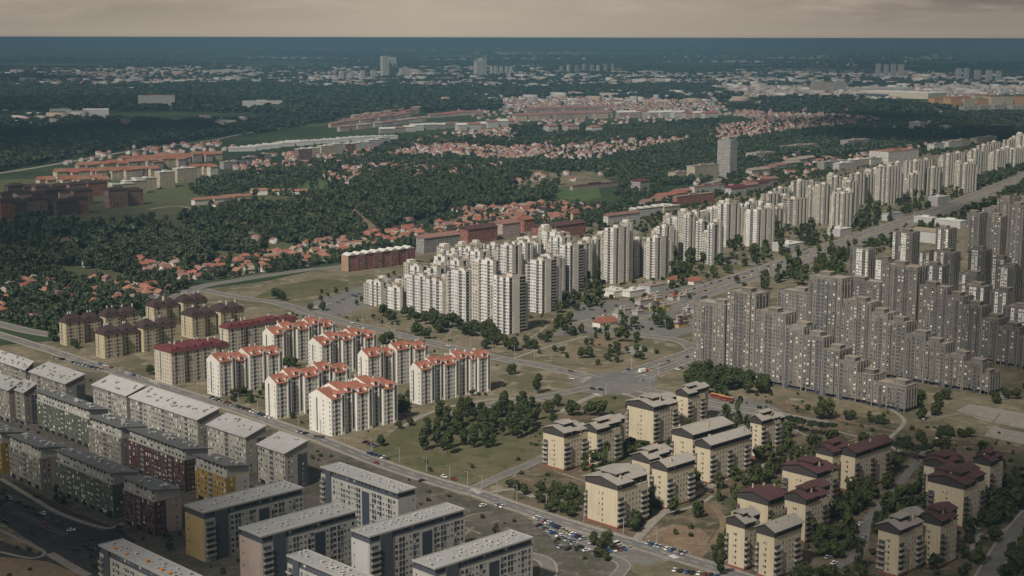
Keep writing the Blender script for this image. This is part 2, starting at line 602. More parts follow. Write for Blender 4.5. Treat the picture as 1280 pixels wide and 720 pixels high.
# ------------------------------------------------------------------ building kinds
def sheet_block(spec, label, clad, rise, roof, group, two_tone=True, hgt=24.0, az=46.0):
    """housing slab with a shed roof; its long facade is the L face"""
    nx, ny, xl, xr = spec
    b = Bd('apartment_block', label, 'apartment block', group, nx, ny, hgt, xl, xr, az)
    LR, LL, h = b.LR, b.LL, hgt
    zc = round(h * 0.72 / 2.95) * 2.95 + 0.4 if two_tone else 0.0
    hb = h + rise
    mb = MB()
    if two_tone:
        mb.box(0, LR, 0, LL, 0, zc, 0)
        mb.prism([(0.9, zc), (LR - .35, zc), (LR - .35, hb), (0.9, h)], 0.35, LL - 0.35, 'y', 1)
        # terrace parapet
        mb.box(0.02, 0.25, 0.02, LL - .02, zc, zc + 0.9, 1)
        walls = [clad, 'stone']
    else:
        mb.prism([(0, 0), (LR, 0), (LR, hb), (0, h)], 0, LL, 'y', 0)
        walls = [clad]
    b.part('wall', mb, walls)
    if two_tone:
        e = MB()
        e.box(LR * .42, LR - .02, -0.12, -0.003, 0.5, zc - .3, 0)
        b.part('end_wall_panel', e, ['pink' if clad in ('bv_maroon', 'bv_grey') else 'lightgrey'])
    else:
        e = MB()
        e.box(LR * .55, LR - .4, -0.12, -0.003, 0.5, h - 2.0, 0)
        b.part('end_wall_panel', e, ['bluegrey'])
    rf = MB()
    sl = rise / LR
    o = 0.9
    rf.prism([(-o, h - o * sl + .02), (LR + .5, hb + .5 * sl + .02), (LR + .5, hb + .5 * sl + .5), (-o, h - o * sl + .5)], -0.7, LL + .7, 'y', 0)
    b.part('roof', rf, [roof])
    vp = []
    for g in range(max(2, int(LL / 9))):
        gx, gy = LR * random.uniform(.3, .7), LL * (g + .5) / max(2, int(LL / 9))
        for k in range(random.randint(2, 4)):
            x = min(LR - 1, max(1, gx + random.uniform(-3, 3)))
            vp.append((x, gy + random.uniform(-2.5, 2.5), h + x * sl + .5))
    vents(b, vp)
    nfl = int((zc if two_tone else h) / 2.95)
    # facade: irregular upright windows between dark loggia strips
    n = max(1, int(LL / 22))
    strips = [LL * (k + .5) / n for k in range(n)]
    top = zc if two_tone else h
    for u in strips:
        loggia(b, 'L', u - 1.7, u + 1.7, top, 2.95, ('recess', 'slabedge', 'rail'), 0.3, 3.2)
    m = int(LL / 2.3)
    for k in range(m):
        u = (k + .5) * LL / m
        if any(abs(u - s) < 2.6 for s in strips):
            continue
        for f in range(nfl):
            r = random.random()
            if r < .14:
                continue
            tall = random.random() < .45
            b.win('L', u + random.uniform(-.35, .35), 2.0 + f * 2.95 + (0 if tall else .25), random.choice((.9, 1.2, 1.6)), 2.1 if tall else 1.4, 0, 'mixed')
    if two_tone:
        m = int(LL / 3.6)
        for k in range(m):
            u = (k + .5) * LL / m
            for zz in (zc + 1.6, zc + 4.6):
                if zz < h - 1.0 and random.random() < .85:
                    b.win('L', u, zz, 2.1, 1.7, 0.9, 'mixed')
    b.grid('R', LR * .08, LR * .38, 2.0, nfl, 3.0, 1.2, 1.5, 0, 'mixed', 2.95, .15)
    b.grid('R', LR * .7, LR * .9, 2.0, nfl, 3.0, 1.0, 1.2, -.12, 'mixed', 2.95, .3)
    # ground floor openings
    d = MB()
    for k in range(max(2, int(LL / 8))):
        u = (k + .5) * LL / max(2, int(LL / 8))
        d.box(-.14, -.004, u - 2.2, u + 2.2, 0, 2.3, 0)
    o_ = b.part('shop_front', d, ['glass_dark'])
    o_['kind'] = 'stuff'
    b.finish()
    return b


def flat_slab(spec, label, endmat, long, group, orange=False, hgt=25.0):
    """long slab with a flat vented roof, a dark set-back top storey and a dark bay near its coloured end"""
    nx, ny, xl, xr = spec
    b = Bd('apartment_block', label, 'apartment block', group, nx, ny, hgt, xl, xr)
    LR, LL, h = b.LR, b.LL, hgt
    ht = h - 3.3
    mb = MB()
    mb.box(0, LR, 0, LL, 0, ht, 0)
    b.part('wall', mb, ['stone'])
    at = MB()
    at.box(.5, LR - .5, .5, LL - .5, ht, h - .5, 0)
    at.box(-.1, LR + .1, -.1, LL + .1, ht + .003, ht + .35, 0)
    b.part('attic_storey', at, ['bluegrey'])
    rf = MB()
    rf.box(-.3, LR + .3, -.3, LL + .3, h - .5, h, 0)
    for (x0, x1, y0, y1) in ((-.3, LR + .3, -.3, 0), (-.3, LR + .3, LL, LL + .3), (-.3, 0, 0, LL), (LR, LR + .3, 0, LL)):
        rf.box(x0, x1, y0, y1, h + .001, h + .35, 1)
    b.part('roof', rf, ['roof_grey', 'kerb'])
    Lg = LR if long == 'R' else LL
    Ls = LL if long == 'R' else LR
    vp = []
    for k in range(int(Lg / 3.2)):
        for q in (.28, .5, .72):
            if random.random() < .55:
                a, c = (k + .5) * 3.2 + random.uniform(-.6, .6), Ls * q + random.uniform(-.8, .8)
                vp.append((a, c, h) if long == 'R' else (c, a, h))
    if orange:
        vents(b, vp[::4], 'vent_orange', 1.1)
        vents(b, [v for i, v in enumerate(vp) if i % 4], 'vent', .95)
    else:
        vents(b, vp, 'vent', .85)
    # coloured end and dark bay
    short = 'L' if long == 'R' else 'R'
    e, d = MB(), MB()
    if long == 'R':
        e.box(-.25, -.003, .6, LL - .2, .2, ht - .1, 0)
        d.box(6.0, 13.0, -.5, -.003, .2, h - .6, 0)
    else:
        e.box(.2, LR - .2, -.25, -.003, .2, ht - .1, 0)
        d.box(-.5, -.003, LL - 9.0, LL - 4.5, .2, h - .6, 0)
    b.part('end_wall', e, [endmat])
    b.part('dark_bay', d, ['bluegrey'])
    nfl = int(ht / 2.9)
    if long == 'R':
        balconies(b, 'R', 3.1, 5.0, 3.0, nfl - 1, 2.9)
        u0, u1 = 14.5, LR - 1.5
    else:
        balconies(b, 'L', LL - 2.2, 3.6, 3.0, nfl - 1, 2.9)
        u0, u1 = 1.5, LL - 10.5
    span = u1 - u0
    mid = u0 + span * .47
    ld = MB()
    if long == 'R':
        ld.box(mid - 3, mid + 3, -.12, -.003, 1, ht - 2, 0)
    else:
        ld.box(-.12, -.003, mid - 3, mid + 3, 1, ht - 2, 0)
    b.part('stair_glazing', ld, ['bluestrip'])
    u, k = u0 + 1.2, 0
    pat = [('w', 1.5), ('d', 1.4), ('d', 1.4), ('s', 1.0), ('s', 1.0), ('d', 1.6)]
    while u < u1:
        kind, w = pat[k % len(pat)]
        if abs(u - mid) > 4:
            for f in range(nfl):
                zz = 1.9 + f * 2.9
                if kind == 'd':
                    b.win(long, u, zz, w, 2.2, 0, 'dark')
                elif kind == 'w':
                    b.win(long, u, zz + .2, w, 1.5, 0, 'dark')
                elif random.random() < .8:
                    b.win(long, u, zz + .3, w, .9, 0, 'dark')
        u += 1.9 if kind == 'd' else 2.4
        k += 1
    b.grid(long, u0, u1, ht + 1.6, 1, 3.2, 1.6, 1.5, .5, 'dark', 2.9, .1)
    for f in range(nfl):
        if f % 2 == 0:
            b.win(short, Ls * .82, 1.9 + f * 2.9, .7, .9, -.25, 'dark')
    b.finish()
    return b


def red_roofed(spec, label, wall, roof, group, hgt=25.0, secs=None, hip=False, stairs=True, strip='bluestrip', az=46.0, rise=4.6, dorm=True, gap=0.0):
    """stepped block of several sections, each under its own tiled roof; sections = (share of length, height step, sideways shift)"""
    nx, ny, xl, xr = spec
    b = Bd('apartment_block', label, 'apartment block', group, nx, ny, hgt, xl, xr, az)
    LR, LL, h = b.LR, b.LL, hgt
    secs = secs or [(.36, 0, 0), (.36, .8, 1.4), (.28, -.6, 0)]
    x = 0.0
    mb, gl, core = MB(), MB(), MB()
    for si, (fr, dh, dy) in enumerate(secs):
        x1 = x + fr * LR - (max(.003, gap) if si < len(secs) - 1 else 0)
        hh = h + dh
        y0, y1 = dy, LL + dy
        ym = (y0 + y1) / 2 if hip else y0 + (y1 - y0) * .66
        mb.box(x, x1, y0, y1, 0, hh, 0)
        r = MB()
        if hip:
            o, q = .7, min((x1 - x), (y1 - y0)) * .38
            e = [(x - o, y0 - o, hh), (x1 + o, y0 - o, hh), (x1 + o, y1 + o, hh), (x - o, y1 + o, hh)]
            # steep lower slope, flatter upper slope
            k = [(x + .9, y0 + .9, hh + 2.6), (x1 - .9, y0 + .9, hh + 2.6), (x1 - .9, y1 - .9, hh + 2.6), (x + .9, y1 - .9, hh + 2.6)]
            t = [(x + q, ym - .4, hh + rise), (x1 - q, ym - .4, hh + rise), (x1 - q, ym + .4, hh + rise), (x + q, ym + .4, hh + rise)]
            for lo, hi in ((e, k), (k, t)):
                for i in range(4):
                    j = (i + 1) % 4
                    r.poly([lo[i], lo[j], hi[j], hi[i]], 0)
            r.poly(t, 0)
            r.poly(e[::-1], 0)
        else:
            # white gable walls with tiles between
            mb.prism([(y0, hh), (y1, hh), (ym, hh + rise)], x, x + .35, 'x', 0)
            mb.prism([(y0, hh), (y1, hh), (ym, hh + rise)], x1 - .35, x1, 'x', 0)
            o = .6
            s, s2 = rise / (ym - y0), rise / (y1 - ym)
            r.prism([(y0 - o, hh - o * s + .05), (ym, hh + rise + .05), (y1 + o, hh - o * s2 + .05), (y1 + o, hh - o * s2 + .35), (ym, hh + rise + .4), (y0 - o, hh - o * s + .35)],
                    x + .36, x1 - .36, 'x', 0)
        ro = b.part('roof', r, [roof])
        if dorm:
            nd = max(1, int((x1 - x) / 6))
            for k in range(nd):
                dx = x + (k + .5) * (x1 - x) / nd
                dm = MB()
                zz = hh + .9
                dm.box(dx - .9, dx + .9, y0 + .6, y0 + 4.2, zz, zz + 1.7, 0)
                dm.prism([(dx - 1.2, zz + 1.7), (dx + 1.2, zz + 1.7), (dx, zz + 2.9)], y0 + .3, y0 + 4.6, 'y', 1)
                dm.box(dx - .6, dx + .6, y0 + .55, y0 + .597, zz + .3, zz + 1.4, 2)
                dm.build('dormer', [wall, roof, 'pane'], ro)
            for k in range(2):
                cx, cy = random.uniform(x + 1.5, x1 - 1.5), ym + random.uniform(1, 3)
                c = MB()
                c.box(cx - .5, cx + .5, cy - .4, cy + .4, hh + 1, hh + rise + 1.0, 0)
                c.box(cx - .6, cx + .6, cy - .5, cy + .5, hh + rise + 1.001, hh + rise + 1.2, 0)
                c.build('chimney', ['white'], ro)
        nfl = int(hh / 2.85)
        sw = 0.0
        if stairs:
            sw = min(3.4, (x1 - x) * .25)
            st = MB()
            sx0, sx1 = x1 - sw - .4, x1 - .4
            st.box(sx0, sx1, y0 - .55, y0 - .003, 0, hh + 2.2, 0)
            st.prism([(sx0, hh + 2.2), (sx1, hh + 2.2), ((sx0 + sx1) / 2, hh + 4.0)], y0 - .55, ym, 'y', 0, 1)
            st.box((sx0 + sx1) / 2 - .6, (sx0 + sx1) / 2 + .6, y0 - .65, y0 - .553, 2, hh + 1.6, 2)
            b.part('stair_tower', st, [wall, roof, strip])
        n = max(1, int((x1 - x - sw) / 2.6))
        for k in range(n):
            u = x + (k + .5) * (x1 - x - sw - .4) / n
            big = (k % 3 == 1)
            if big:
                loggia(b, 'R', u - .9, u + .9, hh, 2.85, (strip, 'slabedge', 'rail'), .3, 2.8, y0)
            else:
                for f in range(nfl):
                    b.win('R', u, 1.9 + f * 2.85, 1.0, 1.45, y0, 'plain')
        if si == 0:
            n = max(2, int(LL / 3.2))
            for k in range(n):
                if k % 2 == 0 or wall in ('sand', 'cream'):
                    for f in range(nfl):
                        b.win('L', y0 + (k + .5) * LL / n, 1.9 + f * 2.85, .9, 1.35, x, 'plain')
            gl.box(x - .12, x - .003, y0 + LL * .62, y0 + LL * .62 + 1.1, 1.5, hh - 1, 0)
        elif abs(dy - secs[si - 1][2]) > 2:
            for f in range(nfl):
                b.win('L', y1 - 1.3, 1.9 + f * 2.85, .9, 1.35, x, 'plain')
        if gap and si < len(secs) - 1:
            core.box(x1 + .003, x1 + gap - .003, 4.2, LL, 0, h - 1.5, 0)
        x = x1 + max(.003, gap)
    if core.v:
        b.part('shaded_gap_infill', core, ['recess'])['kind'] = 'stuff'  # infill between sections, the shade of the gaps put into its dark colour
    b.part('wall', mb, [wall])
    b.part('stair_glazing', gl, [strip])
    b.finish()
    return b


def mansard_tower(spec, label, roof, group, hgt=21.0, wall='beige', knob=True, az=46.0, rail='light', left_balc=False):
    """beige block: blank lit gable end, balconied long side, dark attic storey, low gable roof with a raised middle"""
    nx, ny, xl, xr = spec
    b = Bd('apartment_block', label, 'apartment block', group, nx, ny, hgt, xl, xr, az)
    LR, LL, h = b.LR, b.LL, hgt
    mb = MB()
    mb.box(0, LR, 0, LL, 1.2, h, 0)
    mb.box(.15, LR - .15, .15, LL - .15, 0, 1.199, 1)
    b.part('wall', mb, [wall, 'brickred'])
    ym = LL / 2
    a = 2.9
    at, rf = MB(), MB()
    cuts = [(0, LR, 0.0, 0.0)] if not knob else [(0, LR * .46, 0.0, 0.0), (LR * .46, LR, 2.2, -1.1 if random.random() < .5 else .9)]
    o = .9
    for ci, (c0, c1, sh, dz) in enumerate(cuts):
        m0, y0_, y1_ = ym + sh * 1.4, -.25 + sh * .5 * (ci > 0), LL + .25 + sh
        za = h + a + dz
        rise_ = 2.5
        c0_, c1_ = c0 - (.25 if ci == 0 else -.004), c1 + (.25 if ci == len(cuts) - 1 else 0)
        if ci:
            at.box(c0_, c1_, LL - .02, LL + sh, 0, h, 1)
        at.prism([(y0_, h + .002 * ci), (y1_, h + .002 * ci), (y1_, za), (m0, za + rise_), (y0_, za)], c0_, c1_, 'x', 0)
        sl0, sl1 = rise_ / (m0 - y0_), rise_ / (y1_ - m0)
        rf.prism([(y0_ - o, za - o * sl0 + .03), (m0, za + rise_ + .03), (y1_ + o, za - o * sl1 + .03), (y1_ + o, za - o * sl1 + .35), (m0, za + rise_ + .38), (y0_ - o, za - o * sl0 + .35)],
                 c0_ - (.65 if ci == 0 else 0), c1_ + (.65 if ci == len(cuts) - 1 else .5), 'x', 0)
    b.part('attic_storey', at, ['slate', wall])
    ro = b.part('roof', rf, [roof])
    if knob:
        k = MB()
        k0, k1 = LR * .22, LR * .6
        y0, y1 = LL * .25, LL * .72
        z0 = h + a + .4
        k.box(k0, k1, y0, y1, z0, z0 + 3.0, 0)
        k.prism([(y0 - .6, z0 + 3.0), (y1 + .6, z0 + 3.0), (y1 + .6, z0 + 3.3), ((y0 + y1) / 2, z0 + 4.2), (y0 - .6, z0 + 3.3)], k0 - .6, k1 + .6, 'x', 1)
        k.build('raised_roof', ['slate', roof], ro)
    for k in range(3):
        cx, cy = random.uniform(1, LR - 1), random.uniform(2, LL - 2)
        c = MB()
        c.box(cx - .45, cx + .45, cy - .35, cy + .35, h + a, h + a + 3.4, 0)
        c.build('chimney', ['sand'], ro)
    if LR < 30 and knob:
        lk_ = MB()
        lh_ = h + random.choice((-2.8, .4, 1.2))
        y0_, y1_ = LL * .38, LL * .38 + min(11, LL * .8)
        lk_.box(LR + .003, LR + 7.5, y0_, y1_, 0, lh_, 0)
        lk_.box(LR + .003, LR + 7.7, y0_ - .2, y1_ + .2, lh_ + .001, lh_ + 2.6, 1)
        lk_.prism([(y0_ - .9, lh_ + 2.6), (y1_ + .9, lh_ + 2.6), ((y0_ + y1_) / 2, lh_ + 4.6)], LR + .003, LR + 8.3, 'x', 2)
        b.part('stair_wing', lk_, [wall, 'slate', roof])
    nfl = int((h - 1.2) / 2.85)
    # long side: balconies at both ends and middle, windows between
    w = min(5.2, LR * .26)
    cols = [w * .5 + .2]
    if LR > 16:
        cols.append(LR - w * .5 - .2)
    if LR > 30:
        cols.append(LR * .5)
    for u in cols:
        balconies(b, 'R', u, w, 2.8, nfl - 1, 2.85, rail)
    n = int(LR / 2.5)
    for k in range(n):
        u = (k + .5) * LR / n
        if any(abs(u - c) < w * .5 + .7 for c in cols):
            continue
        for f in range(nfl):
            b.win('R', u, 2.8 + f * 2.85, 1.15, 1.4, 0, 'plain')
    # gable end: mostly blank with one window column
    for f in range(nfl):
        b.win('L', LL * .46, 2.8 + f * 2.85, .8, 1.2, 0, 'dark')
        if f % 2:
            b.win('L', LL * .56, 2.8 + f * 2.85, .6, .8, 0, 'dark')
    if left_balc:
        balconies(b, 'L', LL - 2.2, 4.0, 2.8, nfl - 1, 2.85, rail)
    else:
        balconies(b, 'L', LL - .9, 1.6, 2.8, nfl - 1, 2.85, rail)
    n = int(LR / 3.5)
    for k in range(n):
        b.win('R', (k + .5) * LR / n, h + 1.5, 1.6, 1.2, -.25, 'dark')
    b.finish()
    return b


def panel_tower(spec, label, group, wall='panel', blank='blank', az=46.0, hgt=None, ybase=None, near=True, pat='WLWL', rpat='BBL'):
    """prefabricated tower: window columns and loggia strips on the lit face, blank panels on the other"""
    nx, ytop, xl, xr, yb = spec
    N = G(nx, yb)
    h = height_at(N, ytop)
    b = Bd('tower_block', label, 'tower block', group, nx, yb, 0, xl, xr, az)
    LR, LL = b.LR, b.LL
    nfl = max(3, int((h - 1.5) / 2.85))
    body = MB()
    d = 0.9
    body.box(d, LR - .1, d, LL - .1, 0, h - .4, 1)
    cells = max(2, int(round(LL / 4.6)))
    if cells % 2 == 0:
        cells += 1
    for k in range(cells):
        u0, u1 = k * LL / cells, (k + 1) * LL / cells
        if pat[k % len(pat)] == 'W':
            body.box(0, d - .002, u0 + .003, u1 - .003, 0, h + (0 if k % 4 else .9), 0)
            if near:
                for q in (.3, .7):
                    for f in range(nfl):
                        b.win('L', u0 + (u1 - u0) * q, 2.0 + f * 2.85, 1.15, 1.35, 0, 'plain')
        else:
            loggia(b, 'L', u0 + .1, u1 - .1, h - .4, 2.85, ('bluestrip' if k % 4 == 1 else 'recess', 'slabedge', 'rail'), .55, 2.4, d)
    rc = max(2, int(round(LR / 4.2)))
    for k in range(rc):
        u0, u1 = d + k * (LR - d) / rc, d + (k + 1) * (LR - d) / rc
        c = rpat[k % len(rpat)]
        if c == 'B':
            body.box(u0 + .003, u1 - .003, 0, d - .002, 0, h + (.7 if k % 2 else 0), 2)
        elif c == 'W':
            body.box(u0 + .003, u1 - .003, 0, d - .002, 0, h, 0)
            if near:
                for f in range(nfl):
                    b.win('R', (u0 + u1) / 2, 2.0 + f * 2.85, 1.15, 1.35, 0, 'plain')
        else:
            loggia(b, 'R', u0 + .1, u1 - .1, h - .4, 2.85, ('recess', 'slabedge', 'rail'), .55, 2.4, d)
    fw = 'panel' if wall == 'panel' else wall
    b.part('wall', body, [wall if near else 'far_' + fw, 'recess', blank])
    rf = MB()
    rf.box(d + .1, LR - .2, d + .1, LL - .2, h - .399, h - .1, 0)
    rf.box(-.05, LR, -.05, .6, h + .95, h + 1.2, 0)
    b.part('roof', rf, ['roof_tan'])
    lh = MB()
    lx, ly = LR * random.uniform(.3, .55), LL * random.uniform(.3, .6)
    lh.box(lx - 2.4, lx + 2.4, ly - 3.2, ly + 3.2, h - .098, h + 3.0, 0)
    lh.box(lx - 2.7, lx + 2.7, ly - 3.5, ly + 3.5, h + 3.001, h + 3.3, 1)
    lh.box(lx + .5, lx + .8, ly, ly + .3, h + 3.301, h + 6.5, 1)
    b.part('lift_house', lh, [blank, 'roof_tan'])
    # lower and higher wings stepping back from the main shaft
    for q in range(random.choice((2, 2, 3))):
        wh = h * random.choice((.78, .86, .93, 1.06))
        wx, wy = [(LR + .01, LL * random.uniform(.1, .45)), (LR * random.uniform(.2, .4), LL + .01), (LR + 9.0, LL * random.uniform(.6, .9))][q]
        ww, wl = random.uniform(8, 12) if q != 0 else 8.9, random.uniform(9, 12)
        wg = MB()
        wg.box(wx, wx + ww, wy, wy + wl, 0, wh, 0)
        for k in range(2):
            wg.box(wx - .002 + (0 if q else .4), wx + ww, wy - .5, wy - .003, 0, wh + .8, 1) if k == 0 and q == 0 else wg.box(wx + 1 + k * 3.4, wx + 3.2 + k * 3.4, wy - .9, wy - .51, 1, wh + .4, 1)
        wg.box(wx + .3, wx + ww - .3, wy + .3, wy + wl - .3, wh + .001, wh + .3, 2)
        wg.box(wx + 2, wx + ww - 2, wy + 2, wy + wl - 2, wh + .301, wh + 2.8, 1)
        b.part('wing', wg, ['far_' + fw, blank, 'roof_tan'])
    b.finish()
    return b


def concrete_section(spec, label, group, wall='concrete', az=46.0, depth=None, near=True, cap=70, white=False):
    """section of a terraced concrete slab: ribs, deep slots, many small windows"""
    nx, ytop, xl, xr, yb = spec
    N = G(nx, yb)
    h = height_at(N, ytop)
    b = Bd('tower_block', label, 'tower block', group, nx, yb, 0, xl, xr, az)
    LL = b.LL
    LR = b.LR if depth is None else depth
    nfl = max(3, int((h - 2.5) / 2.8))
    body, ribs, bay = MB(), MB(), MB()
    body.box(0, LR, 0, LL, 2.6, h, 0)
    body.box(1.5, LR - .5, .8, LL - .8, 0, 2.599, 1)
    n = max(2, int(round(LL / 3.5)))
    for k in range(n + 1):
        u = min(max(k * LL / n, .3), LL - .3)
        if k % 2 == 0:
            ribs.box(-.75, -.003, u - .28, u + .28, 0 if k % 4 == 0 else 2.7, h + random.choice((0, .8, -2.8)), 0)
    slots = random.sample(range(n), min(n, 2 if n > 4 else 1))
    for k in range(n):
        u = (k + .5) * LL / n
        if k in slots and n > 3:
            loggia(b, 'L', u - 1.1, u + 1.1, h - 1, 2.8, ('recess', wall, wall), .25, 5)
            continue
        off = 0
        if white and k % 3 != 1:
            ribs.box(-.6, -.004, u - 1.4, u + 1.4, 3, h - .4, 1)
            off = -.6
        elif not white and random.random() < .45:
            off = -random.choice((.9, 1.3))
            bay.box(off, -.004, u - 1.35, u + 1.35, 2.7 + random.choice((0, 2.8, 5.6)), h + random.choice((.6, -2.8, -5.6, 1.4)), 0)
        for f in range(nfl):
            if random.random() < .93:
                b.win('L', u + random.uniform(-.2, .2), 4.2 + f * 2.8, random.choice((1.1, 1.5, 1.9)), random.choice((1.2, 1.5)), off, 'mixed')
    m = max(2, int(round(LR / 4)))
    for k in range(m + 1):
        u = min(max(k * LR / m, .35), LR - .35)
        body.box(u - .28, u + .28, -.6, -.003, 2.7, h + random.choice((0, .5)), 0)
    for k in range(m):
        if k % 2 == 0:
            for f in range(nfl):
                if random.random() < .9:
                    b.win('R', (k + .5) * LR / m, 4.2 + f * 2.8, 1.3, 1.4, 0, 'mixed')
    b.part('wall', body, [wall, 'recess'])
    if bay.v:
        b.part('projecting_bay', bay, [wall])['kind'] = 'stuff'
    b.part('facade_rib', ribs, ['rib' if not white else wall, 'whitepanel'])['kind'] = 'stuff'
    rf = MB()
    rf.box(.6, LR - .6, .6, LL - .6, h + .001, h + .25, 0)
    for (x0, x1, y0, y1) in ((0, .55, 0, LL), (LR - .55, LR, 0, LL), (.551, LR - .551, 0, .55), (.551, LR - .551, LL - .55, LL)):
        rf.box(x0, x1, y0, y1, h + .001, h + 1.0, 1)
    b.part('roof', rf, [random.choice(('roof_tan', 'roof_mid')), wall])
    lh = MB()
    lx, ly = LR * random.uniform(.35, .65), LL * random.uniform(.3, .7)
    a, c = min(3.4, LR * .3), min(4.5, LL * .3)
    lh.box(lx - a, lx + a, ly - c, ly + c, h + .251, h + 3.1, 0)
    lh.box(lx - a - .3, lx + a + .3, ly - c - .3, ly + c + .3, h + 3.101, h + 3.4, 1)
    b.part('lift_house', lh, [wall, 'roof_tan'])
    b.finish(cap)
    return b


def far_block(name, label, group, spec, wall, roof, kind='flat', az=46.0, hgt=None, cat='apartment block', rise=3.0):
    """distant block: N pixel on the ground, left and right columns, top row or height"""
    nx, yb, xl, xr, yt = spec
    N = G(nx, yb)
    h = height_at(N, yt) if hgt is None else hgt
    b = Bd(name, label, cat, group, nx, yb, 0, xl, xr, az)
    LR, LL = max(b.LR, 4), max(b.LL, 4)
    mb, rf = MB(), MB()
    mb.box(0, LR, 0, LL, 0, h, 0)
    if kind == 'gable':
        rf.prism([(-.8, h + .01), (LL + .8, h + .01), (LL / 2, h + rise)], -.6, LR + .6, 'x', 0)
    elif kind == 'hip':
        q = min(LR, LL) * .4
        e = [(-.8, -.8, h + .01), (LR + .8, -.8, h + .01), (LR + .8, LL + .8, h + .01), (-.8, LL + .8, h + .01)]
        t = [(q, q, h + rise), (LR - q, q, h + rise), (LR - q, LL - q, h + rise), (q, LL - q, h + rise)]
        for i in range(4):
            j = (i + 1) % 4
            rf.poly([e[i], e[j], t[j], t[i]], 0)
        rf.poly(t, 0)
        rf.poly(e[::-1], 0)
    elif kind == 'shed':
        rf.box(-.5, LR + .5, -.5, LL + .5, h + .01, h + .8, 0)
        k = max(1, int(LR / 14))
        for i in range(k):
            x0, x1 = i * LR / k + 1, (i + 1) * LR / k - 1
            rf.prism([(x0, h + .81), (x1, h + .81), (x0, h + 2.6)], 1, LL - 1, 'y', 0)
    else:
        rf.box(-.3, LR + .3, -.3, LL + .3, h + .01, h + .6, 0)
        rf.box(LR * .35, LR * .6, LL * .3, LL * .65, h + .601, h + 3.0, 0)
    b.part('wall', mb, [wall])
    b.part('roof', rf, [roof])
    return b


for nm, c, dk in (('panel', (.52, .47, .38), (.10, .11, .13)), ('white', (.60, .57, .51), (.14, .15, .17)), ('grey', (.36, .34, .31), (.09, .09, .10)), ('brown', (.20, .10, .085), (.30, .26, .22)),
                  ('cream', (.56, .48, .34), (.16, .15, .14)), ('brick', (.29, .10, .075), (.25, .20, .17)), ('concrete', (.26, .24, .21), (.07, .07, .07)), ('pink', (.48, .38, .33), (.13, .12, .12)),
                  ('whitepanel', (.62, .60, .55), (.10, .11, .12)), ('dark', (.13, .085, .075), (.05, .045, .045)), ('orange', (.60, .34, .16), (.30, .16, .09))):
    M['far_' + nm] = far_wall_mat('far_%s_facade' % nm, c, dk)
M['hall'] = wall_mat('hall_cladding', (.46, .45, .43), .3)
M['hall_red'] = wall_mat('red_hall_cladding', (.36, .04, .05), .3)


# ------------------------------------------------------------------ the estate in the lower left corner
g1 = 'flat-roofed long slabs of the new estate'
flat_slab((255, 641, 231, 379), 'long slab with an ochre yellow end wall and dark blue-grey attic storey', 'tan', 'R', g1)
flat_slab((327, 671, 299, 446), 'long slab with a pinkish end wall, between the ochre-ended slab and the pale-ended one', 'pink', 'R', g1)
flat_slab((462, 671, 439, 581), 'long slab with a pale grey end wall beside the street junction', 'lightgrey', 'R', g1)
flat_slab((544, 711, 516, 666), 'long slab with a greenish grey end wall, nearest the busy car park', 'stone', 'R', g1)
flat_slab((497, 616, 401, 520), 'flat-roofed slab lying along the street, crosswise behind the other long slabs', 'stone', 'L', g1)
flat_slab((270, 752, 124, 300), 'flat-roofed slab with orange and white roof vents at the bottom edge', 'lightgrey', 'L', g1, True)
flat_slab((480, 745, 359, 505), 'flat-roofed slab cut off by the bottom edge between pinkish and pale-ended slabs', 'stone', 'L', g1)

g2 = 'slabs with coloured cladding and shed roofs'
for sp, lab, c in (
        ((0, 541, -60, 30), 'slab with bright yellow cladding at the left picture edge', 'bv_yellow'),
        ((49, 560, 10, 82), 'slab with grey-brown cladding facing the dark car park', 'bv_grey'),
        ((140, 592, 69, 173), 'slab with green cladding in the front row facing the dark car park', 'bv_green'),
        ((192, 613, 153, 226), 'short slab with maroon cladding and a maroon end strip, closest to the dark car park', 'bv_maroon'),
        ((110, 512, 45, 136), 'slab with bright green cladding in the second row', 'bv_green'),
        ((150, 535, 110, 184), 'slab with grey cladding between the green and maroon ones of the second row', 'bv_grey'),
        ((230, 562, 160, 261), 'long slab with maroon cladding in the second row', 'bv_maroon'),
        ((282, 583, 243, 311), 'small slab with mustard yellow cladding behind the ochre-ended slab', 'bv_yellow')):
    sheet_block(sp, lab, c, -2.6, 'roof_dark', g2, True, 24.5)
g3 = 'pale grey slabs with rising shed roofs along the street'
for sp, lab, c in (
        ((158, 495, 116, 181), 'pale grey slab with a white shed roof, third from the junction end of its row'.replace('third', 'fourth'), 'bv_pale'),
        ((247, 525, 162, 274), 'longest pale grey slab with a double shed roof along the street', 'bv_pale'),
        ((307, 547, 259, 332), 'pale grey slab with a shed roof, second from the junction end of its row', 'bv_pale'),
        ((356, 567, 322, 384), 'pale grey slab with a shed roof and dark end bay, nearest the junction', 'bv_pale'),
        ((82, 480, 37, 106), 'grey-brown slab with light shed roof, second from the left edge beside the street', 'bv_grey'),
        ((32, 462, -14, 42), 'grey-brown slab with dull shed roof at the left edge beside the street', 'bv_grey'),
        ((30, 491, 15, 46), 'small grey-brown slab standing alone behind the green second-row slab', 'bv_grey'),
        ((11, 488, -24, 26), 'grey-brown slab cut by the left edge behind the small lone slab', 'bv_grey')):
    sheet_block(sp, lab, c, 4.3, 'roof_pale' if c == 'bv_pale' else 'roof_grey', g3, False, 22.0)

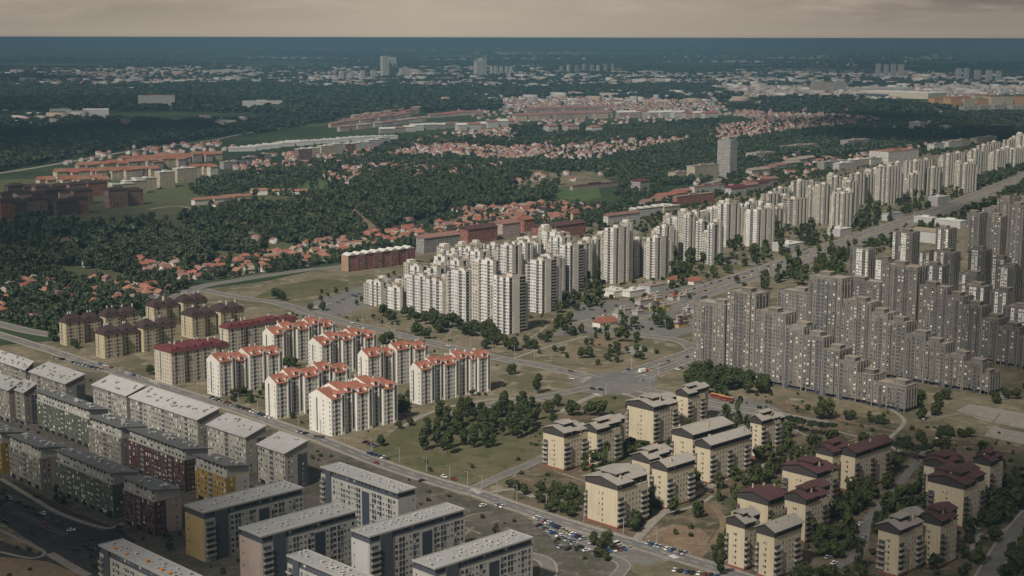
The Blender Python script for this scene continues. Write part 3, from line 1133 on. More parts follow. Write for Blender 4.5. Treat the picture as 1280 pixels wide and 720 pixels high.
# ------------------------------------------------------------------ white blocks with red tiles, and their dark-roofed neighbours
g4 = 'white stepped blocks with red tiled roofs'
for sp, lab in (
        ((274, 454, 258, 352), 'white block with orange-red roofs, first behind the street, beside the crimson-roofed blocks'),
        ((342, 418, 328, 419), 'white block with orange-red roofs furthest back of the red-roofed group'),
        ((402, 431, 385, 470), 'white block with red roofs and arched stair towers near the main road'),
        ((345, 479, 331, 437), 'white block with red roofs and a gabled end, in the middle of its group'),
        ((414, 499, 386, 496), 'largest white block with red roofs, at the street corner nearest the junction'),
        ((460, 447, 447, 534), 'white block with red roofs and dark blue strips behind the corner block'),
        ((526, 463, 512, 610), 'long pale block with small red roofs standing alone beside the tree grove')):
    k = sp[0] % 3
    secs = [[(.2, -.6, 0), (.17, 1.6, 1.6), (.24, .2, -.6), (.17, 2.0, 1.4), (.22, -.8, -.4)], [(.26, .4, 0), (.22, -1.6, 2.0), (.28, 1.2, .2), (.24, -.4, -1.2)],
            [(.22, 0, 0), (.2, 1.8, -.8), (.22, -1.2, 1.8), (.16, 1.4, .6), (.2, -.6, -1.0)]][k]
    if sp[0] == 526:
        secs = [(.2, 0, 0), (.14, 1.4, 1.2), (.22, .2, -.2), (.16, 2.2, 1.2), (.1, .2, -.4), (.18, .8, -2.4)]
    red_roofed(sp, lab, 'white', 'roof_red', g4, 24.5, secs, False, True, 'bluestrip', 46.0, 4.2)
g5 = 'yellowish blocks with dark brown roofs'
for sp, lab in (((82, 404, 74, 176), 'yellowish block with dark brown roofs beside the wooded edge'),
                ((130, 419, 119, 223), 'yellowish block with dark brown roofs closest to the parked cars'),
                ((192, 384, 182, 262), 'yellowish block with dark brown roofs near the roundabout'),
                ((240, 396, 226, 308), 'yellowish block with dark brown roofs next to the crimson-roofed blocks')):
    red_roofed(sp, lab, 'sand', 'roof_brown', g5, 19.0, [(.27, 0, 0), (.25, -1.4, 3.6), (.24, .6, .2), (.24, -.8, 3.8)], True, False, 'recess', 46.0, 6.2, True, 2.4)
g6 = 'beige blocks with crimson roofs'
for sp, lab in (((213, 442, 192, 286), 'beige block with crimson roof facing the parked cars'), ((284, 412, 274, 372), 'beige block with crimson roof set behind its twin')):
    red_roofed(sp, lab, 'cream', 'roof_crimson', g6, 23.5, [(.22, .6, -.8), (.28, 0, .8), (.26, .4, .8), (.24, -.8, -.4)], True, False, 'recess', 46.0, 4.2, True)

# ------------------------------------------------------------------ beige blocks with dark attics on the right
g7 = 'beige blocks with dark attics and grey roofs'
for sp, lab, r, hg, lb in (
        ((705, 547, 679, 735), 'grey-roofed beige block next to the meadow with the grove', 'roof_mid', 20.5, True),
        ((746, 542, 730, 776), 'grey-roofed beige block joined behind the one next to the meadow', 'roof_mid', 20.5, False),
        ((817, 514, 784, 848), 'grey-roofed beige block with a blank wide end beside the oval lawn', 'roof_mid', 22, False),
        ((860, 497, 845, 882), 'grey-roofed beige block behind the oval lawn, closest to the red buses', 'roof_mid', 20, False),
        ((772, 613, 732, 810), 'wide-ended beige block with stepped grey roofs beside the street', 'roof_mid', 21, False),
        ((812, 580, 790, 836), 'narrow beige link block between two grey-roofed blocks', 'roof_mid', 21, False),
        ((834, 590, 815, 868), 'beige block with flat pale roof and side balconies behind the wide-ended block', 'roof_mid', 21, False),
        ((888, 562, 869, 938), 'long beige block with pale roof beside the courtyard path', 'roof_mid', 20.5, False),
        ((866, 549, 840, 915), 'beige block with grey roof tucked behind the long pale-roofed one', 'roof_mid', 20.5, False),
        ((952, 531, 938, 976), 'tall beige tower with stepped grey roof at the end of the long block', 'roof_mid', 21.5, False),
        ((931, 661, 908, 946), 'beige block with pale roof and blank end beside the round dirt court', 'roof_mid', 21, False),
        ((968, 672, 946, 1002), 'beige block with flat pale roof joined to the one by the dirt court', 'roof_mid', 21, False),
        ((1124, 669, 1098, 1154), 'beige block with pale stepped roof and curved balconies, right of the courtyard drive', 'roof_mid', 21, True)):
    mansard_tower(sp, lab, r, g7, hg, 'beige', sp[0] not in (834, 888, 968, 866), 46.0, 'light', lb)
g8 = 'beige blocks with maroon roofs'
for sp, lab, hg, lb in (
        ((1069, 572, 1049, 1114), 'long beige block with maroon roof facing the umbrella trees', 20.5, False),
        ((1021, 598, 978, 1048), 'beige block with a broad maroon gable, first in its row', 20.5, True),
        ((1007, 631, 981, 1036), 'maroon-roofed beige block behind the flat pale-roofed one', 20.5, False),
        ((1041, 571, 1020, 1064), 'maroon-roofed beige block joined to the long maroon-roofed one', 20.5, False),
        ((960, 632, 922, 985), 'low maroon and grey roofed block beside the courtyard cars', 14.0, False),
        ((1176, 658, 1146, 1197), 'maroon-roofed beige block joined to the pale stepped-roof block', 21, False),
        ((1205, 612, 1160, 1232), 'beige block with a broad maroon gable near the grey sports court', 21, True),
        ((1238, 583, 1217, 1254), 'maroon-roofed beige block closest to the right picture edge', 21, False),
        ((1184, 588, 1155, 1200), 'maroon-roofed block half hidden behind the broad gable near the sports court', 18, False)):
    mansard_tower(sp, lab, 'roof_maroon', g8, hg, 'beige', sp[0] not in (1069, 960), 46.0, 'brown', lb)

# ------------------------------------------------------------------ grey concrete slabs on the right
g9 = 'stepped grey concrete slabs'


def row(secs, y_of, where, wall, depth=14.0, cap=70, white=False, name=None):
    n = len(secs)
    for i, (xl, xr, yt) in enumerate(secs):
        lab = '%s section from the crossroads end, %s' % (nth(i).capitalize(), where)
        concrete_section((xr, yt, xl, xr + 6, y_of(xr)), lab, g9 + ' ' + where, wall, 46.0, depth + (i % 2) * 2.0, True, cap, white)


row([(866, 904, 383), (907, 942, 369), (943, 979, 394), (980, 1002, 411), (1003, 1027, 424), (1028, 1047, 440), (1048, 1070, 455), (1071, 1090, 471), (1091, 1131, 485)],
    lambda x: 468 + (x - 904) * .212, 'front row of stepped grey concrete slabs', 'concrete', 14)
row([(970, 1006, 368), (1008, 1048, 350), (1050, 1085, 380), (1086, 1106, 394), (1107, 1130, 405), (1131, 1154, 421), (1155, 1179, 432), (1180, 1202, 447), (1203, 1226, 457), (1227, 1236, 470)],
    lambda x: 480 + (x - 1154) * .175, 'middle row of stepped grey concrete slabs', 'concrete', 14)
row([(1059, 1098, 355), (1100, 1142, 336), (1146, 1180, 361), (1181, 1200, 373), (1201, 1224, 385), (1225, 1245, 401), (1246, 1271, 412), (1272, 1300, 424)],
    lambda x: 443 + (x - 1183) * .19, 'rear row of dark grey concrete slabs', 'darkconcrete', 14)
gw = 'white-panelled towers behind the grey concrete slabs'
for i, (xl, nx, xr, yt, yb) in enumerate([(1061, 1084, 1092, 312, 368), (1093, 1108, 1116, 326, 370), (1114, 1138, 1147, 292, 352), (1148, 1160, 1166, 317, 362), (1156, 1176, 1184, 334, 385), (1165, 1190, 1198, 317, 372),
                                          (1208, 1229, 1237, 314, 368), (1196, 1218, 1228, 345, 396), (1238, 1252, 1260, 325, 385), (1244, 1266, 1276, 336, 392), (1200, 1228, 1238, 360, 410), (1236, 1256, 1264, 366, 416), (1252, 1290, 1300, 388, 432), (1168, 1184, 1194, 287, 330)]):
    concrete_section((nx, yt, xl, xr, yb), '%s white-panelled tower from the garden wood' % nth(i).capitalize(), gw, 'concrete', 46.0, None, True, 55, True)
gd = 'dark brownish towers at the right edge'
for i, (xl, nx, xr, yt, yb) in enumerate([(1206, 1222, 1232, 268, 318), (1232, 1248, 1256, 272, 335), (1243, 1258, 1270, 250, 322), (1258, 1275, 1284, 258, 336), (1272, 1290, 1300, 246, 330), (1225, 1240, 1252, 262, 312)]):
    concrete_section((nx, yt, xl, xr, yb), '%s dark brownish tower from the warehouse roofs' % nth(i).capitalize(), gd, 'darkconcrete', 46.0, None, True, 45, False)

# ------------------------------------------------------------------ cream panel towers
gA = 'cream panel towers between the two main roads'
A_ = [(462, 476, 484, 354, 384), (481, 500, 506, 361, 388), (509, 532, 542, 347, 392), (533, 553, 562, 353, 396), (560, 582, 596, 340, 402), (598, 616, 624, 327, 408), (617, 636, 658, 348, 418),
      (659, 677, 696, 327, 392), (696, 712, 730, 308, 367), (551, 568, 582, 315, 362), (585, 600, 612, 316, 370), (510, 524, 534, 334, 372), (534, 546, 556, 337, 376), (560, 574, 588, 327, 376), (622, 640, 652, 308, 372),
      (640, 656, 666, 305, 366), (660, 672, 680, 306, 360), (677, 700, 712, 292, 350), (602, 618, 634, 308, 360), (676, 688, 700, 322, 372), (543, 556, 566, 322, 370), (574, 588, 600, 312, 364), (648, 662, 674, 300, 356), (688, 702, 716, 298, 354), (716, 728, 740, 306, 352)]
for i, (xl, nx, xr, yt, yb) in enumerate(A_):
    where = 'Front-row cream tower' if i < 7 else 'Cream tower standing behind the front row'
    k = sorted(a[0] for a in (A_[:7] if i < 7 else A_[7:])).index(xl)
    panel_tower((nx, yt, xl, xr, yb), '%s, %s from the red brick building' % (where, nth(k)) if i != 6 else
                'Front cream tower with a broad blank side, nearest the crossroads', gA, pat='WLW' if i % 3 else 'WL', rpat='LBBL' if i in (4, 6, 7, 8) else 'BL')
gB = 'cream panel towers beside the boulevard market'
B_ = [(732, 744, 756, 300, 343), (755, 766, 786, 286, 355), (785, 796, 808, 300, 346), (808, 818, 835, 298, 350), (833, 843, 852, 274, 316), (854, 860, 868, 269, 326), (869, 876, 883, 277, 326), (883, 889, 896, 282, 331),
      (896, 907, 924, 256, 309), (932, 945, 963, 263, 309), (924, 932, 942, 256, 300), (887, 893, 899, 260, 306), (770, 782, 794, 290, 340), (820, 830, 842, 284, 330), (842, 852, 862, 272, 318), (862, 870, 880, 266, 314), (900, 910, 922, 252, 300), (912, 922, 932, 262, 304), (940, 950, 962, 254, 296)]
for i, (xl, nx, xr, yt, yb) in enumerate(B_):
    k = sorted(a[0] for a in B_).index(xl)
    panel_tower((nx, yt, xl, xr, yb), '%s cream tower from the left, in the group above the market' % nth(k).capitalize(), gB, 'panel', 'blank', 46.0, near=True, pat='WL', rpat='BLB')
gC = 'cream panel towers further up the boulevard'
C_ = [(975, 994, 1010, 250, 282), (987, 998, 1012, 227, 270), (1021, 1028, 1036, 231, 281), (1039, 1052, 1066, 243, 287), (1070, 1083, 1095, 219, 252), (1096, 1109, 1126, 209, 257), (1129, 1142, 1156, 202, 247), (1133, 1139, 1146, 219, 252),
      (1156, 1165, 1176, 210, 245), (1174, 1184, 1196, 194, 234), (1195, 1205, 1218, 206, 241), (1219, 1228, 1239, 182, 215), (1239, 1246, 1256, 189, 216), (1256, 1268, 1280, 187, 212), (1252, 1260, 1271, 175, 204),
      (1010, 1018, 1026, 238, 276), (1054, 1060, 1070, 228, 268), (950, 960, 974, 243, 285), (962, 968, 978, 262, 292), (1271, 1279, 1290, 170, 206), (965, 975, 986, 236, 272), (1036, 1044, 1052, 222, 262), (1004, 1014, 1024, 228, 268), (1060, 1070, 1082, 218, 256), (1084, 1094, 1104, 212, 250), (1110, 1120, 1132, 204, 244), (1146, 1156, 1166, 200, 238), (1184, 1194, 1206, 192, 230), (1210, 1218, 1226, 188, 222), (1040, 1048, 1058, 238, 276), (1232, 1240, 1250, 178, 208)]
for i, (xl, nx, xr, yt, yb) in enumerate(C_):
    k = sorted(a[0] for a in C_).index(xl)
    panel_tower((nx, yt, xl, xr, yb), '%s cream tower from the left, in the distant boulevard group' % nth(k).capitalize(), gC, 'panel', 'blank', 46.0, near=False, pat='WL', rpat='BL')

# ------------------------------------------------------------------ other buildings one can tell apart
far_block('tower_block', 'Lone grey tower block rising from trees beyond the terraced houses', None, (912, 221, 896, 921, 176), 'far_grey', 'roof_mid', cat='tower block')
# red brick building with a white scalloped roof
b = Bd('apartment_block', 'Long red brick block with white scalloped roof and sandy end wall', 'apartment block', 'red brick blocks', 436, 340, 0, 427, 519)
h_ = height_at(b.base, 320)
mb, rf = MB(), MB()
n = 8
for k in range(n):
    x0, x1 = k * b.LR / n, (k + 1) * b.LR / n - .01
    mb.box(x0, x1, 0 if k % 2 else .9, b.LL, 0, h_, 0)
    rf.prism([(x0, h_ + .01), (x1, h_ + .01), ((x0 + x1) / 2, h_ + 2.6)], 0, b.LL, 'y', 0)
    loggia(b, 'R', x0 + .6, x0 + 3.0, h_, 2.9, ('recess', 'rail', 'rail'), .3, 2.6, 0 if k % 2 else .9)
    b.grid('R', x0 + 3.4, x1 - .3, 1.9, int(h_ / 2.9), 2.6, 1.2, 1.4, 0 if k % 2 else .9)
b.part('wall', mb, ['brickred'])
e = MB()
e.box(-.3, -.003, .2, b.LL - .2, .2, h_ - .2, 0)
b.part('end_wall', e, ['brick_end'])
b.part('roof', rf, ['roof_white'])
b.finish()
for i, (spec, w, r) in enumerate([((530, 317, 520, 575, 298), 'far_grey', 'roof_rose'), ((585, 305, 574, 622, 287), 'far_brick', 'roof_maroon'), ((628, 298, 615, 650, 280), 'far_pink', 'roof_rose'), ((655, 290, 645, 668, 275), 'far_brick', 'roof_red'),
                                  ((675, 300, 664, 732, 285), 'far_brick', 'roof_maroon')]):
    far_block('apartment_block', '%s from the left of the grey and brick gabled blocks behind the red brick building' % nth(i).capitalize(), 'gabled blocks behind the cream towers', spec, w, r, 'gable', 46, None, 'apartment block', 4)
for i, (spec, w, r, kd, lab) in enumerate([
        ((846, 258, 841, 893, 246), 'far_brick', 'roof_tan', 'flat', 'Low brick and white block beside the grass strip behind the towers'),
        ((868, 246, 862, 905, 234), 'far_white', 'roof_rose', 'flat', 'Low white block with an arched front near the lone grey tower'),
        ((868, 226, 858, 898, 208), 'far_cream', 'roof_tan', 'flat', 'Cream three-storey block left of the lone grey tower'),
        ((845, 226, 835, 862, 216), 'far_cream', 'roof_tan', 'flat', 'Small cream block beside the playing field trees'),
        ((800, 240, 786, 812, 227), 'far_grey', 'roof_crimson', 'gable', 'School building with a crimson roof by the playing field'),
        ((716, 238, 712, 776, 233), 'far_pink', 'roof_crimson', 'flat', 'Low grandstand with red and blue seats beside the playing field'),
        ((716, 279, 713, 724, 267), 'yellow', 'roof_orange', 'gable', 'Narrow yellow church-like house with steep roof'),
        ((760, 283, 754, 800, 270), 'far_white', 'roof_rose', 'gable', 'White terrace with rose roofs along the upper street'),
        ((795, 272, 786, 838, 262), 'far_white', 'roof_white', 'shed', 'White scalloped-roof block behind the market towers'),
        ((830, 268, 815, 850, 259), 'far_cream', 'roof_white', 'shed', 'Second white scalloped-roof block nearer the grass strip'),
        ((1110, 205, 1086, 1148, 190), 'far_white', 'roof_orange', 'flat', 'White block with an orange-tiled top behind the boulevard towers'),
        ((1030, 213, 1021, 1060, 203), 'far_grey', 'roof_mid', 'flat', 'Grey office block with an orange-red end wall'),
        ((1150, 163, 1136, 1156, 153), 'far_white', 'roof_white', 'flat', 'White cube-shaped building among dark trees'),
        ((1187, 165, 1174, 1190, 158), 'far_white', 'roof_white', 'flat', 'Small white building beside the white cube-shaped one'),
        ((1255, 172, 1232, 1266, 157), 'far_dark', 'roof_mid', 'flat', 'Dark office block with white stair tower near the right edge'),
        ((985, 190, 975, 1022, 183), 'far_grey', 'roof_tan', 'flat', 'Low grey school block in the trees past the lone tower'),
        ((945, 200, 932, 970, 192), 'far_white', 'roof_tan', 'flat', 'Low white block next to the lone grey tower'),
        ((1060, 184, 1050, 1088, 176), 'far_grey', 'roof_tan', 'flat', 'Low grey block among trees below the cube-shaped building'),
        ((1180, 306, 1134, 1196, 292), 'hall', 'roof_tan', 'shed', 'Big warehouse with tan flat roof beside the white-panelled towers'),
        ((1200, 286, 1168, 1208, 277), 'hall', 'roof_white', 'flat', 'White-roofed warehouse behind the tan-roofed one'),
        ((1165, 280, 1142, 1172, 273), 'hall', 'roof_white', 'flat', 'Small pale warehouse on the boulevard side'),
        ((1110, 276, 1102, 1128, 268), 'hall', 'roof_grey', 'flat', 'Blue-fronted showroom beside the boulevard'),
        ((1172, 258, 1160, 1186, 247), 'hall', 'roof_white', 'flat', 'Petrol station canopy building with white flat roof'),
        ((1050, 296, 1034, 1064, 287), 'hall', 'roof_white', 'flat', 'Low white pavilion at the foot of the boulevard tower'),
        ((985, 316, 965, 1004, 306), 'hall', 'roof_white', 'flat', 'White-roofed filling station with a yellow edge on the boulevard'),
        ((173, 136, 170, 219, 119), 'hall', 'hall_red', 'flat', 'Big grey retail hall with a red roof band'),
        ((303, 138, 300, 353, 126), 'far_white', 'roof_white', 'flat', 'White public building with columns alone in the woods'),
        ((104, 144, 102, 136, 137), 'hall', 'roof_white', 'gable', 'White arched hangar in the left woods'),
        ((1160, 124, 1073, 1183, 117), 'cream', 'roof_white', 'shed', 'Long sunlit cream hall with pale roof on the far right'),
        ((1110, 123, 1070, 1098, 118), 'bluegrey', 'roof_grey', 'flat', 'Blue shed beside the long sunlit hall')]):
    nm = {'hall': 'warehouse'}.get(w, 'apartment_block' if i not in (4, 5, 6, 14) else ('school', 'grandstand', 'church')[i - 4] if i < 7 else 'office_block')
    far_block(nm, lab, None, spec, w, r, kd, 46.0 if i not in (25, 26, 27) else 80.0, None, nm.replace('_', ' '), 5 if i == 6 else 3)


def block_row(pts, n, h, wall, roof, kind, label, group, L=28, D=12, az=46.0, rise=4.0, cols=1, dy=0):
    """n blocks of flats evenly along a line of picture points"""
    a, c = G(*pts[0]), G(*pts[1])
    for i in range(n):
        t = (i + .5) / n
        p = a.lerp(c, t) + Vector((random.uniform(-6, 6), random.uniform(-8, 8), 0))
        b = Bd.__new__(Bd)
        q = P(p)
        B = Vector((math.sin(R(az)), math.cos(R(az)), 0))
        e = P(p + B * L * random.uniform(.8, 1.2))
        A = Vector((-math.cos(R(az)), math.sin(R(az)), 0))
        f = P(p + A * D)
        nm, ct = 'apartment_block', 'apartment block'
        for kw, n2, c2 in (('skyscraper', 'tower_block', 'tower block'), ('far tower', 'tower_block', 'tower block'), ('market shed', 'market_shed', 'shed'), ('stall', 'market_shed', 'shed'), (' shop ', 'shop', 'shop'), ('kiosk', 'kiosk', 'kiosk'),
                           ('workshop roof from', 'workshop', 'workshop'), ('workshop roof in', 'workshop', 'workshop'), ('terrace', 'terraced_house', 'terraced house'), ('shed', 'warehouse', 'warehouse'), ('hall', 'warehouse', 'warehouse')):
            if kw in label:
                nm, ct = n2, c2
                break
        far_block(nm, '%s %s' % (nth(i).capitalize(), label) if n > 1 else label.capitalize(), group, (q[0], q[1], f[0], e[0], 0), random.choice(wall), random.choice(roof), kind, az, h * random.uniform(.88, 1.12), ct, rise)


block_row([(48, 238), (130, 236)], 8, 16, ['far_cream'], ['roof_orange', 'roof_red'], 'gable', 'orange-roofed block from the left in the front row beyond the meadow', 'orange-roofed blocks beyond the meadow', 19, 15, 46, 5.5)
block_row([(70, 228), (190, 222)], 13, 16, ['far_cream', 'far_pink'], ['roof_orange', 'roof_red'], 'gable', 'red-roofed block from the left in the second row beyond the meadow', 'red-roofed blocks beyond the meadow', 19, 15, 46, 5.5)
block_row([(95, 217), (235, 209)], 15, 16, ['far_cream', 'far_pink'], ['roof_red', 'roof_orange'], 'gable', 'red-roofed block from the left in the third row beyond the meadow', 'red-roofed blocks beyond the meadow', 19, 15, 46, 5.5)
block_row([(150, 208), (272, 201)], 13, 15, ['far_cream', 'far_pink'], ['roof_red', 'roof_orange'], 'gable', 'red-roofed block from the left in the back row beyond the meadow', 'red-roofed blocks beyond the meadow', 19, 15, 46, 5.5)
block_row([(236, 222), (272, 222)], 3, 20, ['far_cream', 'far_white'], ['roof_red'], 'gable', 'tall white-gabled red-roofed block at the edge of the red roofs', 'white-gabled blocks', 20, 16)
block_row([(128, 248), (180, 238)], 3, 20, ['far_cream'], ['roof_white'], 'shed', 'cream block with pale yellow roof below the red roofs', 'cream blocks below the red roofs', 40, 14)
block_row([(190, 238), (228, 226)], 2, 24, ['far_cream'], ['roof_white'], 'flat', 'tall cream block with pale roof below the red roofs', 'cream blocks below the red roofs', 36, 16)
block_row([(-8, 274), (95, 268)], 6, 22, ['far_brown', 'far_brick', 'far_pink', 'far_brown', 'far_dark'], ['roof_brown'], 'hip', 'dark brown roofed block from the left, front row facing the meadow', 'dark brown blocks facing the meadow', 30, 14)
block_row([(-5, 262), (105, 256)], 6, 22, ['far_brown', 'far_brick', 'far_pink', 'far_brown', 'far_dark'], ['roof_brown'], 'hip', 'dark brown roofed block from the left, second row', 'dark brown blocks facing the meadow', 30, 14)
block_row([(-5, 250), (120, 246)], 6, 20, ['far_brown', 'far_brick', 'far_pink', 'far_brown', 'far_dark'], ['roof_brown'], 'hip', 'dark brown roofed block from the left, back row', 'dark brown blocks facing the meadow', 30, 14)
block_row([(128, 262), (165, 257)], 2, 24, ['far_brown'], ['roof_brown'], 'hip', 'brown block with pale end wall at the meadow corner', 'dark brown blocks facing the meadow', 30, 16)
block_row([(240, 258), (302, 250)], 4, 7, ['white'], ['roof_orange'], 'gable', 'white terraced house row with orange roof on the meadow', 'terraced houses with orange roofs', 34, 10, 46, 3.5)
block_row([(262, 263), (285, 260)], 2, 7, ['white'], ['roof_orange'], 'gable', 'front white terraced house row with orange roof on the meadow', 'terraced houses with orange roofs', 34, 10, 46, 3.5)
block_row([(305, 245), (375, 244)], 3, 7, ['white'], ['roof_orange'], 'gable', 'white terraced house row with orange roof by the bright field', 'terraced houses with orange roofs', 30, 10, 70, 3.5)
block_row([(272, 213), (330, 200)], 7, 13, ['far_dark', 'far_grey'], ['roof_mid', 'roof_brown'], 'flat', 'dark grey block beside the white workshop roofs', 'dark grey blocks beside the workshops', 26, 14)
block_row([(285, 190), (375, 180)], 9, 8, ['hall'], ['roof_white'], 'shed', 'white saw-tooth workshop roof from the left', 'white workshop roofs', 50, 16, 70)
block_row([(335, 184), (470, 174)], 9, 9, ['hall'], ['roof_white'], 'shed', 'white workshop roof in the second line from the left', 'white workshop roofs', 60, 16, 70)
block_row([(362, 201), (440, 190)], 5, 20, ['far_brown', 'far_cream', 'far_white'], ['roof_white'], 'flat', 'cream and brown block in front of the white workshop roofs', 'cream blocks in front of the workshops', 34, 16)
block_row([(440, 190), (480, 182)], 3, 18, ['far_white'], ['roof_white'], 'flat', 'white block at the end of the workshop roofs', 'cream blocks in front of the workshops', 40, 16)
block_row([(410, 160), (510, 146)], 16, 12, ['far_pink', 'far_grey'], ['roof_rose'], 'gable', 'faded rose-roofed block from the left in the dense far quarter', 'rose-roofed far quarter', 24, 14, 50)
block_row([(420, 165), (530, 152)], 16, 12, ['far_pink', 'far_white'], ['roof_rose', 'roof_tan'], 'gable', 'rose-roofed block in the near line of the dense far quarter', 'rose-roofed far quarter', 24, 14, 50)
block_row([(470, 168), (560, 160)], 7, 14, ['far_white', 'far_grey'], ['roof_white', 'roof_rose'], 'gable', 'pale block at the foot of the rose-roofed far quarter', 'rose-roofed far quarter', 40, 14, 60)
block_row([(530, 148), (592, 143)], 6, 10, ['far_pink'], ['roof_rose', 'roof_red'], 'gable', 'rose-roofed block edged by woods beyond the far quarter', 'rose-roofed blocks edged by woods', 44, 16, 60)
block_row([(566, 164), (636, 158)], 6, 16, ['far_white', 'far_pink'], ['roof_rose', 'roof_white'], 'gable', 'white gabled block from the left in the line before the far woods', 'white gabled far blocks', 36, 18, 60, 6)
block_row([(640, 152), (758, 148)], 10, 18, ['far_pink', 'far_cream'], ['roof_rose'], 'gable', 'rose-roofed arcaded block from the left in the long far line', 'long far line of arcaded blocks', 44, 18, 60, 7)
block_row([(650, 143), (750, 140)], 8, 16, ['far_pink'], ['roof_rose'], 'gable', 'rose-roofed block behind the long far line of arcaded blocks', 'long far line of arcaded blocks', 44, 18, 60, 6)
block_row([(765, 148), (830, 147)], 5, 18, ['far_pink', 'far_white'], ['roof_rose', 'roof_white'], 'gable', 'pale rose-roofed block continuing the long far line', 'long far line of arcaded blocks', 44, 18, 60, 6)
block_row([(836, 148), (888, 148)], 4, 18, ['far_white', 'far_pink'], ['roof_white', 'roof_red'], 'gable', 'white block with arched front near the far road', 'white far blocks near the road', 44, 20, 60, 6)
block_row([(672, 168), (752, 168)], 3, 20, ['far_white', 'far_pink'], ['roof_rose'], 'hip', 'pale villa-like block with rose roof standing apart in the trees', 'three pale villa-like blocks', 38, 26, 60, 5)
block_row([(1180, 136), (1275, 132)], 6, 34, ['far_orange', 'far_cream'], ['roof_orange'], 'flat', 'sunlit orange block from the left near the right edge', 'sunlit orange blocks', 60, 30, 60)
block_row([(1160, 131), (1240, 126)], 5, 24, ['far_orange', 'far_cream'], ['roof_orange'], 'gable', 'orange-roofed sunlit block behind the taller ones', 'sunlit orange blocks', 60, 30, 60)
block_row([(1195, 143), (1275, 141)], 4, 26, ['far_grey'], ['roof_mid'], 'flat', 'grey block in shade in front of the sunlit orange blocks', 'grey blocks before the orange ones', 60, 24, 60)
block_row([(1008, 117), (1050, 115)], 3, 46, ['far_pink', 'far_grey'], ['roof_mid'], 'flat', 'pinkish far slab from the left in the hazy cluster', 'pinkish far slabs', 70, 24, 70)
block_row([(1092, 98), (1128, 98)], 4, 90, ['far_grey'], ['roof_mid'], 'flat', 'hazy grey far tower from the left in the tall cluster', 'tall hazy far towers', 26, 22, 70)
block_row([(1190, 100), (1255, 106)], 5, 70, ['far_grey'], ['roof_mid'], 'flat', 'hazy far tower near the right edge of the skyline', 'hazy far towers near the right edge', 28, 24, 70)
block_row([(1060, 118), (1125, 116)], 4, 26, ['far_white'], ['roof_white'], 'flat', 'long white far slab beneath the tall hazy cluster', 'long white far slabs', 120, 24, 70)
block_row([(476, 98), (490, 97)], 3, 120, ['far_whitepanel'], ['roof_white'], 'flat', 'white far skyscraper from the left in the tight cluster', 'white far skyscrapers', 40, 40, 60)
block_row([(593, 97), (604, 97)], 2, 115, ['far_whitepanel'], ['roof_white'], 'flat', 'white far skyscraper from the left in the pair', 'pair of white far skyscrapers', 40, 40, 60)
block_row([(610, 96), (642, 94)], 5, 60, ['far_white'], ['roof_white'], 'flat', 'pale far tower right of the skyscraper pair', 'pale far towers by the pair', 18, 18, 60)
block_row([(696, 93), (770, 91)], 8, 62, ['far_white', 'far_grey'], ['roof_white'], 'flat', 'pale far tower from the left in the spaced line', 'spaced line of pale far towers', 20, 20, 60)
block_row([(420, 100), (470, 99)], 4, 52, ['far_white'], ['roof_white'], 'flat', 'pale far tower left of the tight skyscraper cluster', 'pale far towers by the cluster', 22, 20, 60)
block_row([(500, 98), (508, 97)], 2, 60, ['far_whitepanel'], ['roof_white'], 'flat', 'pale far tower right of the tight skyscraper cluster', 'pale far towers right of the cluster', 40, 36, 60)
block_row([(245, 92), (295, 92)], 3, 24, ['far_white'], ['roof_white'], 'flat', 'long white far hall on the left skyline', 'long white far halls', 150, 30, 80)
block_row([(75, 115), (170, 113)], 4, 14, ['hall'], ['roof_white'], 'flat', 'long low white shed in the left woods', 'long low white sheds', 190, 22, 85)
block_row([(40, 134), (110, 150)], 4, 9, ['hall'], ['roof_white', 'roof_mid'], 'flat', 'low pale shed near the white hangar', 'low pale sheds near the hangar', 80, 24, 85)
block_row([(222, 128), (275, 126)], 2, 12, ['hall'], ['roof_white'], 'flat', 'low white shed beside the red-banded hall', 'low sheds beside the red-banded hall', 170, 24, 85)
block_row([(425, 155), (520, 142)], 14, 12, ['far_pink', 'far_grey'], ['roof_rose'], 'gable', 'rose-roofed block in the back line of the dense far quarter', 'rose-roofed far quarter', 24, 14, 50)
block_row([(440, 150), (525, 138)], 12, 12, ['far_pink', 'far_white'], ['roof_rose', 'roof_tan'], 'gable', 'rose-roofed block on the far rim of the dense far quarter', 'rose-roofed far quarter', 24, 14, 50)
block_row([(800, 262), (850, 246)], 5, 10, ['far_pink', 'far_white'], ['roof_rose', 'roof_red'], 'gable', 'rose-roofed terrace along the upper street', 'rose-roofed terraces', 34, 12, 46)
block_row([(905, 246), (960, 232)], 4, 12, ['far_white', 'far_pink'], ['roof_crimson', 'roof_rose'], 'gable', 'rose-roofed terrace behind the boulevard towers', 'rose-roofed terraces behind towers', 40, 13, 46)
block_row([(930, 222), (1010, 202)], 6, 9, ['far_white', 'far_grey'], ['roof_rose', 'roof_tan'], 'gable', 'low terrace along the road past the lone tower', 'low terraces past the lone tower', 50, 14, 46)
block_row([(1040, 214), (1090, 205)], 4, 13, ['far_white', 'far_cream'], ['roof_white', 'roof_tan'], 'flat', 'pale low block behind the distant towers', 'pale low blocks behind towers', 44, 16, 46)
block_row([(1160, 190), (1240, 178)], 5, 16, ['far_white', 'far_grey', 'far_cream'], ['roof_white', 'roof_tan'], 'flat', 'pale mid-rise block behind the last cream towers', 'mid-rise blocks behind towers', 50, 18, 46)
